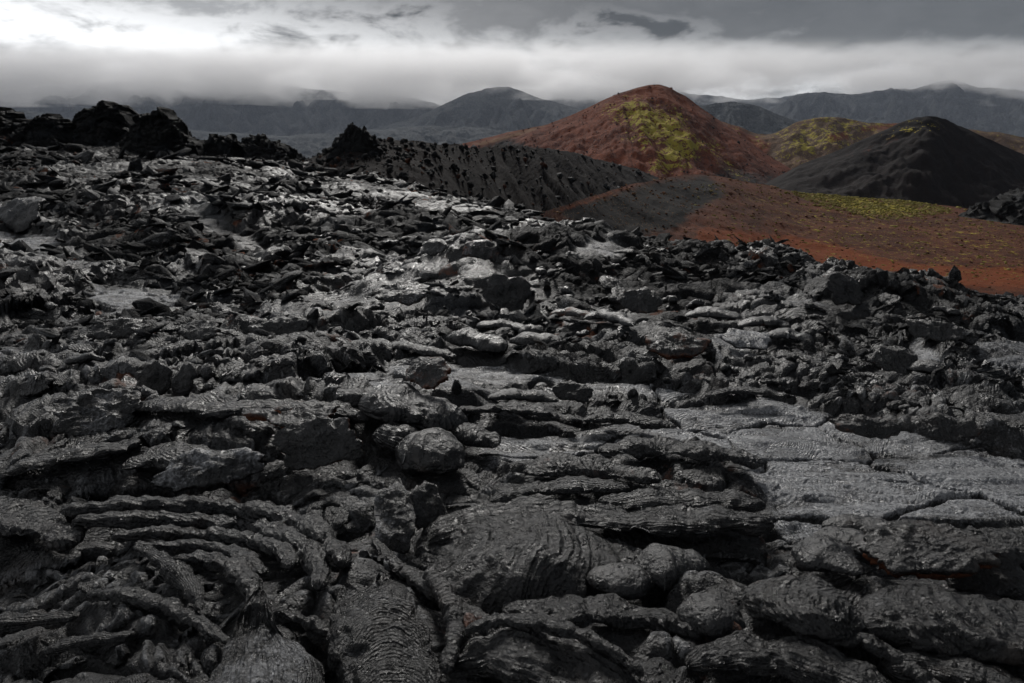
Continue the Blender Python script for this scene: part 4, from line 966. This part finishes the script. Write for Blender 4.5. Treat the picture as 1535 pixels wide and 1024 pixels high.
crag('lava_crag', 'small black crag between the tower and the low rise on the skyline', [(292, 232, 44), (303, 208, 44), (312, 202, 44), (324, 199, 44), (336, 203, 44), (343, 205, 44), (352, 232, 44)], 1.6, 246, 15, amp=.2, nx=90, nd=60)
crag('lava_crag', 'low flat rise of rubble right of the small crag on the skyline', [(340, 228, 60), (360, 214, 60), (378, 206, 60), (388, 205, 60), (400, 210, 60), (420, 216, 60), (445, 228, 60)], 3.0, 238, 16, amp=.25, nx=110, nd=60)
crag('lava_crag', 'black rocky crest on top of the dark gravel hill', [(494, 222, 53), (506, 209, 53), (515, 197, 53), (524, 189, 53), (533, 187, 53), (543, 190, 53), (552, 199, 53), (562, 209, 53), (576, 220, 53)], 1.6, 232, 17, amp=.12, nx=110, nd=60)
crag('lava_crag', 'black rock shoulder cut off by the right edge below the black cone', [(1485, 320, 80), (1500, 308, 80), (1515, 297, 80), (1530, 290, 80), (1560, 280, 80), (1620, 270, 80), (1700, 276, 80)], 6, 330, 18, amp=.6, nx=110, nd=60)


# ------------------------------------------------------------------ loose pieces: blocks, shards, small toes and rope ends
def lump_mesh(name, seed, mat, nu=26, nv=16, flat=(1, 1, .8), jag=.35, rust=0.0, ash=0.0):
    th = np.linspace(0, 2*np.pi, nu+1)[:-1]; ph = np.linspace(-np.pi/2+.02, np.pi/2-.02, nv)[:, None]
    D = np.stack([np.cos(ph)*np.cos(th), np.cos(ph)*np.sin(th), np.sin(ph)+0*th], -1)
    x, y, z = D[..., 0]*1.2, D[..., 1]*1.2, D[..., 2]*1.2
    r = 1 + jag*.9*fbm3(x+seed, y, z, 3, .6, seed=seed)
    rs = np.random.RandomState(seed)
    for _ in range(7):                                   # broken faces
        n = rs.normal(size=3); n /= np.linalg.norm(n); lim = .55 + .35*rs.rand()
        dd = D @ n*r; r = np.where(dd > lim, r*(1-(1-lim/np.maximum(dd, 1e-3))*min(1, jag*2.6)), r)
    V = D*r[..., None]*np.array(flat)
    V = V.reshape(-1, 3); k = len(V)
    return mesh_from(name, V, grid_faces(nv, nu, wrap=True), mat, dict(ash=np.full(k, ash), rust=np.full(k, rust), phase=V[:, 0]*9+V[:, 1]*4, rope=np.full(k, .25)))
VAR = {}
VAR['lava_block'] = [lump_mesh('lava_block', 900+i, M_CLINK, jag=.5, flat=((1, .8, .75), (1.2, .7, .6), (.9, .9, .9), (1.3, .8, .5), (1, .6, 1.1), (1, 1, .5))[i], rust=(0, 0, .15, 0, .3, 0)[i]) for i in range(6)]
def _shards():
    out = []
    for i in range(6):
        V, side, R = plate_arrays(1.0, .62 + .06*i, .16, 700+i*5, 8, 34, curl=.75, bumpy=1.6)
        V = V.reshape(-1, 3); k = len(V); sd = np.repeat(side, 34)
        out.append(mesh_from('crust_shard', V, grid_faces(16, 34, wrap=True), M_LAVA, dict(ash=np.where(sd > 0, .16 if i % 2 else .0, -.4), rust=np.where(sd > 0, .0, .45)+(.35 if i == 3 else 0), phase=V[:, 0]*22, rope=np.full(k, .5))))
    return out
VAR['crust_shard'] = _shards()
def _curves(name, n, w, h, fold, mat, seed0, ns, nt):
    out = []
    for i in range(n):
        rs = np.random.RandomState(seed0+i)
        m = 6; a = np.cumsum(rs.normal(0, .55, m)); P = np.zeros((m, 3))
        for j in range(1, m): P[j] = P[j-1] + [math.cos(a[j])*.4, math.sin(a[j])*.4, 0]
        P -= P.mean(0); P[:, 2] = h*np.sin(np.linspace(0, np.pi, m)) + rs.normal(0, .05, m)
        Wd = w*(1+.3*rs.normal(size=m)).clip(.5, 1.6)
        me, o = tongue_mesh(name, P, Wd, .9 if name != 'lava_tongue' else .5, fold, ns, nt, mat, seed=seed0+i*3, lump=.15, origin=(0, 0, 0), under=.8)
        out.append(me)
    return out
VAR['lava_toe'] = _curves('lava_toe', 6, .42, .15, None, M_TOE, 3000, 20, 22)
VAR['lava_tongue'] = _curves('lava_tongue', 6, .36, .12, ('cross', .22, .035, .9), M_LAVA, 3100, 46, 24)
VAR['twisted_lava'] = _curves('twisted_lava', 7, .15, .55, ('long', .12, .02, .6), M_CLINK, 3200, 36, 14)
ZONES = [   # polygon in the photo, phrase, number of pieces of each kind, size range in photo pixels
 ([(0, 760), (640, 820), (700, 1060), (0, 1060)], 'in the lower left corner of the field', dict(lava_block=14, crust_shard=10, lava_toe=8, lava_tongue=12, twisted_lava=14), (12, 42)),
 ([(640, 900), (1535, 880), (1535, 1060), (640, 1060)], 'along the lower right edge of the view', dict(lava_block=10, crust_shard=10, lava_toe=8, lava_tongue=10, twisted_lava=8), (14, 44)),
 ([(0, 560), (560, 560), (620, 780), (0, 750)], 'among the slabs above the rope bundle at left', dict(lava_block=14, crust_shard=18, lava_toe=10, lava_tongue=18, twisted_lava=12), (12, 46)),
 ([(0, 440), (560, 440), (560, 560), (0, 560)], 'between the pale flats at left middle', dict(lava_block=16, crust_shard=26, lava_toe=12, lava_tongue=26, twisted_lava=16), (10, 40)),
 ([(40, 300), (560, 300), (560, 440), (40, 440)], 'in the dark rubble heaps at left, below the skyline crags', dict(lava_block=34, crust_shard=22, lava_toe=10, lava_tongue=20, twisted_lava=46), (8, 26)),
 ([(560, 340), (960, 350), (980, 500), (560, 500)], 'on the rubble mound in the centre', dict(lava_block=26, crust_shard=26, lava_toe=16, lava_tongue=26, twisted_lava=44), (9, 34)),
 ([(960, 430), (1260, 440), (1260, 570), (960, 560)], 'in the heap of pillows beyond the grey sheet', dict(lava_block=10, crust_shard=14, lava_toe=20, lava_tongue=22, twisted_lava=12), (9, 36)),
 ([(1240, 430), (1560, 450), (1560, 660), (1240, 620)], 'on the jagged slope at the right, beyond the grey sheet', dict(lava_block=26, crust_shard=24, lava_toe=8, lava_tongue=16, twisted_lava=44), (9, 32)),
 ([(640, 310), (1000, 365), (1300, 415), (1535, 425), (1535, 450), (1240, 440), (960, 420), (640, 350)], 'along the far margin of the field, against the red ground', dict(lava_block=40, crust_shard=30, lava_toe=6, lava_tongue=12, twisted_lava=30), (6, 18)),
 ([(640, 560), (1000, 560), (1000, 740), (700, 740)], 'on the middle flat left of the grey sheet', dict(lava_block=3, crust_shard=10, lava_toe=5, lava_tongue=12, twisted_lava=2), (12, 40)),
]
KLAB = dict(lava_block=('jagged black lava block', 'lava block', 'jagged blocks'), crust_shard=('thin curved black crust shard', 'crust shard', 'crust shards'),
            lava_toe=('small smooth rounded lava toe', 'lava toe', 'small toes'), lava_tongue=('wrinkled black lava tongue', 'lava tongue', 'wrinkled tongues'),
            twisted_lava=('twisted strand of rough dark lava', 'lava strand', 'twisted strands'))
def scatter_pieces():
    rs = np.random.RandomState(42)
    for poly, phrase, counts, (s0, s1) in ZONES:
        pa = np.array(poly)
        for kind, n in counts.items():
            lab, cat, grp = KLAB[kind]
            done = 0; tries = 0
            while done < n and tries < n*30:
                tries += 1
                u = rs.uniform(pa[:, 0].min(), pa[:, 0].max()); v = rs.uniform(pa[:, 1].min(), pa[:, 1].max())
                if in_poly(u, v, poly, 1) < .5: continue
                p = on_ground(u, v)
                X = np.array([p[0]]); Y = np.array([p[1]])
                if foot_mask(X, Y)[0] > (.35 if v < 560 else .12) or Y[0] > edge_y(X)[0]+.6: continue
                if sheet_mask(X, Y, macro(X, Y))[0] > .35: continue
                z = float(ground(X, Y)[0])
                px = rs.uniform(0, 1)**1.8*(s1-s0)+s0
                r = px*depth_of(p)/FPX*.55
                o = bpy.data.objects.new(kind, VAR[kind][rs.randint(len(VAR[kind]))])
                COL.objects.link(o)
                o.location = (p[0], p[1], z + r*((-.1 if kind == 'lava_block' else .12) if kind != 'crust_shard' else .22))
                if kind == 'crust_shard': o.rotation_euler = (min(.55, max(-.3, rs.normal(.25, .25))), min(.35, max(-.35, rs.normal(0, .25))), rs.normal(0, .8))
                elif kind in ('lava_toe', 'lava_tongue'): o.rotation_euler = (rs.normal(0, .2), rs.normal(0, .2), rs.normal(0, .7) + (math.pi if rs.rand() < .5 else 0))
                elif kind == 'twisted_lava': o.rotation_euler = (rs.normal(0, .6), rs.normal(0, .6), rs.uniform(0, 6.28))
                else: o.rotation_euler = tuple(rs.uniform(0, 6.28, 3))
                f = {'lava_block': .8, 'crust_shard': 1.15, 'lava_toe': 1.0, 'lava_tongue': 1.25, 'twisted_lava': 1.1}[kind]*r
                o.scale = (f*rs.uniform(.85, 1.3), f*rs.uniform(.75, 1.1), f*rs.uniform(.7, 1.05))
                o['category'] = cat; o['group'] = grp + ' ' + phrase
                SCAT.append((o, kind, u, v, px, phrase))
                done += 1
SCAT = []
scatter_pieces()
MARKS = [((790, 825), 'the rope-folded fan'), ((1000, 845), 'the smooth toes'), ((385, 975), 'the pale root-like lobe'), ((590, 940), 'the crinkled mound'), ((830, 985), 'the arched bottom lobe'),
         ((300, 780), 'the rope bundle'), ((60, 760), 'the low left-edge mound'), ((120, 935), 'the blunt left-edge rope'), ((1210, 910), 'the big round dome'), ((1420, 915), 'the wide wrinkled dome'),
         ((1385, 838), 'the rusty crust cave'), ((1240, 825), 'the boulder-like toe'), ((1160, 985), 'the arching bottom lobe'), ((318, 712), 'the pale tilted slab'), ((478, 676), 'the curled rusty-rimmed plate'),
         ((150, 622), 'the pointed pale plate'), ((620, 640), 'the pillow cluster'), ((230, 572), 'the dark standing block'), ((710, 508), 'the ringed barrel pillow'), ((805, 508), 'the capsule pillow'),
         ((1390, 546), 'the pale lava ball'), ((1095, 515), 'the small pale flat'), ((880, 470), 'the pillow row'), ((760, 450), 'the upright slab hollow'), ((720, 395), 'the pale tan slab'),
         ((1265, 445), 'the tall dark slab'), ((180, 440), 'the left middle flat'), ((40, 530), 'the left pale flat'), ((40, 355), 'the upper left flat'), ((30, 330), 'the smooth left-edge slab'),
         ((420, 500), 'the humped plate'), ((600, 515), 'the pleated lobe'), ((1340, 545), 'the black standing slab'), ((1300, 640), 'the rust-edged slab'), ((1180, 380), 'the bright red bank'),
         ((1420, 400), 'the right end of the red ground'), ((1010, 530), 'the brown-lipped plate'), ((900, 370), 'the pale streaks on the far slope'), ((160, 260), 'the tallest skyline crag'), ((350, 350), 'the dark left heap'),
         ((780, 300), 'the gravel hill foot'), ((960, 680), 'the ribbed tongue'), ((500, 560), 'the flat left of the pillows'), ((1500, 530), 'the right-edge flat')]
def name_scatter():
    NUM = ['', 'second ', 'third ', 'fourth ', 'fifth ', 'sixth ', 'seventh ', 'eighth ', 'ninth ', 'tenth ', 'eleventh ', 'twelfth ']
    bins = {}
    for o, kind, u, v, px, phrase in SCAT:
        m = min(MARKS, key=lambda q: math.hypot((q[0][0]-u), 1.5*(q[0][1]-v)))
        du, dv = u-m[0][0], 1.5*(v-m[0][1])
        rel = ('right of' if du > 0 else 'left of') if abs(du) > abs(dv) else ('in front of' if dv > 0 else 'behind')
        bins.setdefault((kind, rel, m[1]), []).append((math.hypot(du, dv), o))
    W = dict(lava_block='jagged lava block', crust_shard='thin crust shard', lava_toe='small smooth toe', lava_tongue='wrinkled lava tongue', twisted_lava='twisted lava strand')
    for (kind, rel, m), L in bins.items():
        L.sort(key=lambda q: q[0])
        for i, (d, o) in enumerate(L):
            k = NUM[i] if i < len(NUM) else 'one of the farther '
            lab = ('nearest ' if i == 0 else k) + W[kind] + ' ' + rel + ' ' + m
            if i: lab += ', counting outwards'
            if i >= len(NUM): lab = 'outermost but %s %s %s %s' % (('one', 'two', 'three', 'four', 'five', 'six', 'seven', 'eight')[min(7, len(L)-1-i)], W[kind], rel, m)
            o['label'] = lab
name_scatter()

def joined(name, pos, size, mat, seed, nu=7, nv=5, flat=(.35, 1.0), tilt=.7, attrs=None, stretch=(.6, 1.8), smooth=True, jag=.35, turn=None):
    """many small lumps in one mesh"""
    rs = np.random.RandomState(seed); n = len(pos)
    th = np.linspace(0, 2*np.pi, nu+1)[:-1]; ph = np.linspace(-np.pi/2+.12, np.pi/2-.12, nv)[:, None]
    D = np.stack([np.cos(ph)*np.cos(th), np.cos(ph)*np.sin(th), np.sin(ph)+0*th], -1).reshape(-1, 3)
    k = len(D)
    V = D[None]*(1+jag*rs.normal(size=(n, k, 1)).clip(-1.6, 1.6)*.6)
    sc = np.stack([rs.uniform(*stretch, n), np.ones(n), rs.uniform(*flat, n)], 1)*size[:, None]
    V = V*sc[:, None]
    a, b, c = rs.uniform(0, 6.28, n), rs.normal(0, tilt, n), rs.normal(0, tilt, n)
    if turn: a = rs.normal(0, turn, n)
    ca, sa, cb, sb, cc, s_ = np.cos(a), np.sin(a), np.cos(b), np.sin(b), np.cos(c), np.sin(c)
    y = V[..., 1]*cb[:, None]-V[..., 2]*sb[:, None]; z = V[..., 1]*sb[:, None]+V[..., 2]*cb[:, None]; x = V[..., 0]
    x, z = x*cc[:, None]+z*s_[:, None], -x*s_[:, None]+z*cc[:, None]
    x, y = x*ca[:, None]-y*sa[:, None], x*sa[:, None]+y*ca[:, None]
    V = np.stack([x, y, z], -1)+pos[:, None]
    Fb = grid_faces(nv, nu, wrap=True)
    Fa = (Fb[None]+(np.arange(n)*k)[:, None, None]).reshape(-1, 4)
    at = {kk: np.repeat(vv, k) for kk, vv in (attrs or {}).items()}
    TRIS[0] += len(Fa)*2
    me = mesh_from(name, V.reshape(-1, 3), Fa, mat, at, smooth)
    return link(name, me, kind='stuff')
def rubble():
    rs = np.random.RandomState(5)
    n = 60000
    y = np.exp(rs.uniform(math.log(5.5), math.log(62), n)); t = rs.uniform(-.9, .9, n); x = y*t
    keep = (y < edge_y(x)+1.2) & (rs.rand(n) < np.interp(y, [5.5, 9, 16, 60], [.25, .7, 1, .9]))
    dens = fbm2(x*.35, y*.35, 3, seed=66)
    keep &= (rs.rand(n) < .02 + 1.1*sstep(dens, .02, .35) + .45*sstep(y-edge_y(x), -4, 0))
    x, y = x[keep], y[keep]
    sh = sheet_mask(x, y, macro(x, y)); fm = foot_mask(x, y)
    fl = sstep(noise2(x*.42+.3*noise2(x*1.3, y*1.3, 34), y*.62, 33) + .35*noise2(x*1.1, y*1.6, 35), .18, .42)*(1-sstep(y-edge_y(x), -4, -1.5))
    sh = np.maximum(sh, fl*(rs.rand(len(x)) < .85))
    k = (sh < .25) & (fm < .3); x, y = x[k][:7000], y[k][:7000]
    n = len(x); z = ground(x, y)
    size = y/FPX*(2.4+10.5*rs.rand(n)**3.2)*np.interp(y, [5, 20, 60], [1.2, 1.0, .8])*(1-.4*sstep(y-edge_y(x), -4, -1))
    c = rs.rand(n)
    joined('lava_rubble', np.stack([x, y, z+size*.12], 1), size, M_CLINK, 3, nu=6, nv=5, flat=(.18, .6), tilt=.38, stretch=(.8, 2.8), jag=.5, turn=.75, attrs=dict(ash=np.where(c > .8, .35, -.05), rust=np.where(c < .03, .5, .04), phase=c*9, rope=c*0+.2, dull=np.where(c > .7, .2, .8)))
rubble()
def hill_points(name, n, seed, test=None):
    """random points on the visible side of a hill"""
    ob = bpy.data.objects[name]; me = ob.data
    V = np.empty(len(me.vertices)*3, np.float32); me.vertices.foreach_get('co', V); V = V.reshape(-1, 3)
    u, v = proj(V.astype(float))
    ok = (u > -150) & (u < 1700) & (v > 100) & (v < 520)
    if test is not None: ok &= test(u, v)
    idx = np.flatnonzero(ok)
    rs = np.random.RandomState(seed)
    w = V[idx, 1]**-1.0; w = w/w.sum()
    j = rs.choice(idx, n, p=w)
    return V[j].astype(float) + rs.normal(0, .25, (n, 3))*[1, 1, 0]*np.clip(V[j, 1:2]/120, .7, 3), rs
def crag_rubble():
    rs = np.random.RandomState(77); out = []
    for V in CRAGV:
        lo = V[:, 2].min(); hi = V[:, 2].max()
        ok = V[(V[:, 2] > lo + .25*(hi-lo))]
        out.append(ok[rs.choice(len(ok), 120)])
    P = np.concatenate(out); sz = P[:, 1]/FPX*(1.2+3.6*rs.rand(len(P))**2.5)
    joined('crag_rubble', P, sz, M_CRAG, 12, nu=7, nv=5, flat=(.6, 1.2), tilt=.8, jag=.55, attrs=dict(ash=P[:, 0]*0-.2, rust=P[:, 0]*0+.05, phase=P[:, 0]*0, rope=P[:, 0]*0))
crag_rubble()
def stones():
    P, rs = hill_points('hill_brown_cinder', 5000, 5)
    n = len(P); s_ = P[:, 1]/FPX*(.8+2.2*rs.rand(n)**3)
    at = lambda m: dict(moss=np.full(m, -1.), red=rs.rand(m)*.5, dark=rs.rand(m)*.0-.5, pale=.25+rs.rand(m)*.9)
    joined('cinder_stones', P, s_, M_CIND, 8, nu=5, nv=4, flat=(.25, .6), tilt=.3, attrs=at(n))
    P, rs = hill_points('hill_brown_cinder', 2600, 6, lambda u, v: (in_poly(u, v, [(1190, 288), (1290, 290), (1360, 303), (1420, 316), (1330, 326), (1240, 310)], 14) > .35))
    P2, rs = hill_points('hill_brown_cinder', 1700, 7, lambda u, v: (u > 1020+.8*(v-280)) & (v > 275) & (v < 420))
    P = np.concatenate([P, P2]); n = len(P); s_ = P[:, 1]/FPX*(.9+1.8*rs.rand(n)**3)
    joined('moss_tufts', P, s_, M_MOSS, 9, nu=5, nv=4, tilt=.2, stretch=(.8, 2.4), flat=(.3, .6))
    P, rs = hill_points('hill_black_gravel', 2600, 10, lambda u, v: (u > 420))
    n = len(P); s_ = P[:, 1]/FPX*(.9+4.6*rs.rand(n)**4)
    c = rs.rand(n)
    joined('gravel_rocks', P, s_, M_CRAG, 10, nu=6, nv=4, flat=(.6, 1.1), attrs=dict(ash=c*0-.2, rust=np.where(c < .12, .75, 0), phase=c, rope=c*0))
    P, rs = hill_points('hill_red_cone', 1500, 14)
    n = len(P); s_ = P[:, 1]/FPX*(.7+1.3*rs.rand(n)**3)
    joined('cone_rocks', P, s_, M_RED, 14, nu=5, nv=4, attrs=dict(moss=rs.rand(n)*0-1, red=rs.rand(n)*.5, dark=rs.rand(n), pale=rs.rand(n)*.2))
M_MOSS = (lambda s: (s.bsdf(s.mix(s.noise(s.pos(), 1.5, 3), (0.10, 0.085, 0.018), (0.26, 0.22, 0.05)), .9, None, .15), s.m)[1])(NT('moss'))
stones()

# ------------------------------------------------------------------ low cloud on the mountains and thin haze
def volume_box(name, lo, hi, mat):
    V = np.array([(x, y, z) for x in (lo[0], hi[0]) for y in (lo[1], hi[1]) for z in (lo[2], hi[2])], float)
    Fc = np.array([(0, 1, 3, 2), (4, 6, 7, 5), (0, 4, 5, 1), (2, 3, 7, 6), (0, 2, 6, 4), (1, 5, 7, 3)])
    return link(name, mesh_from(name, V, Fc, mat, smooth=False), kind='stuff')
def build_air():
    s = NT('haze'); v = s.n('VolumePrincipled'); v.inputs['Color'].default_value = (0.72, 0.82, 1.0, 1); v.inputs['Density'].default_value = 0.00004
    v.inputs['Anisotropy'].default_value = 0.2
    s.l(v.outputs[0], s.out.inputs['Volume'])
    volume_box('haze', (-9000, -9000, -60), (9000, 9000, 640), s.m)
    s = NT('cloud'); v = s.n('VolumePrincipled'); v.inputs['Color'].default_value = (0.99, 0.99, 1.0, 1); v.inputs['Anisotropy'].default_value = 0.55
    P = s.pos(); mp = s.n('Mapping'); s.l(P, mp.inputs[0]); mp.inputs['Scale'].default_value = (0.0018, 0.0018, 0.0040)
    n = s.noise(mp.outputs[0], 1.0, 7, 0.6, 0.4)
    sep = s.n('SeparateXYZ'); s.l(P, sep.inputs[0])
    # cloud base climbs towards the right, where the crests stand nearly clear
    base = s.mr(sep.outputs[0], -800.0, 1700.0, 285.0, 375.0)
    up = s.math('DIVIDE', s.math('SUBTRACT', sep.outputs[2], base), 110.0)
    d = s.math('ADD', up, s.math('MULTIPLY', s.math('SUBTRACT', n, 0.5), 9.5))
    d = s.mr(d, 0.0, 1.2)
    fade = s.mr(sep.outputs[2], 570.0, 440.0)
    s.l(s.math('MULTIPLY', s.math('MULTIPLY', d, fade), 0.0048), v.inputs['Density'])
    s.l(v.outputs[0], s.out.inputs['Volume'])
    volume_box('cloud_bank', (-5200, 3700, 250), (5200, 5400, 625), s.m)
build_air()
import sys
if '--count' in sys.argv:
    print('TRIS', sum(sum(len(p.vertices)-2 for p in m.polygons) for m in bpy.data.meshes), {m.name: len(m.polygons)*2 for m in bpy.data.meshes if len(m.polygons) > 30000})
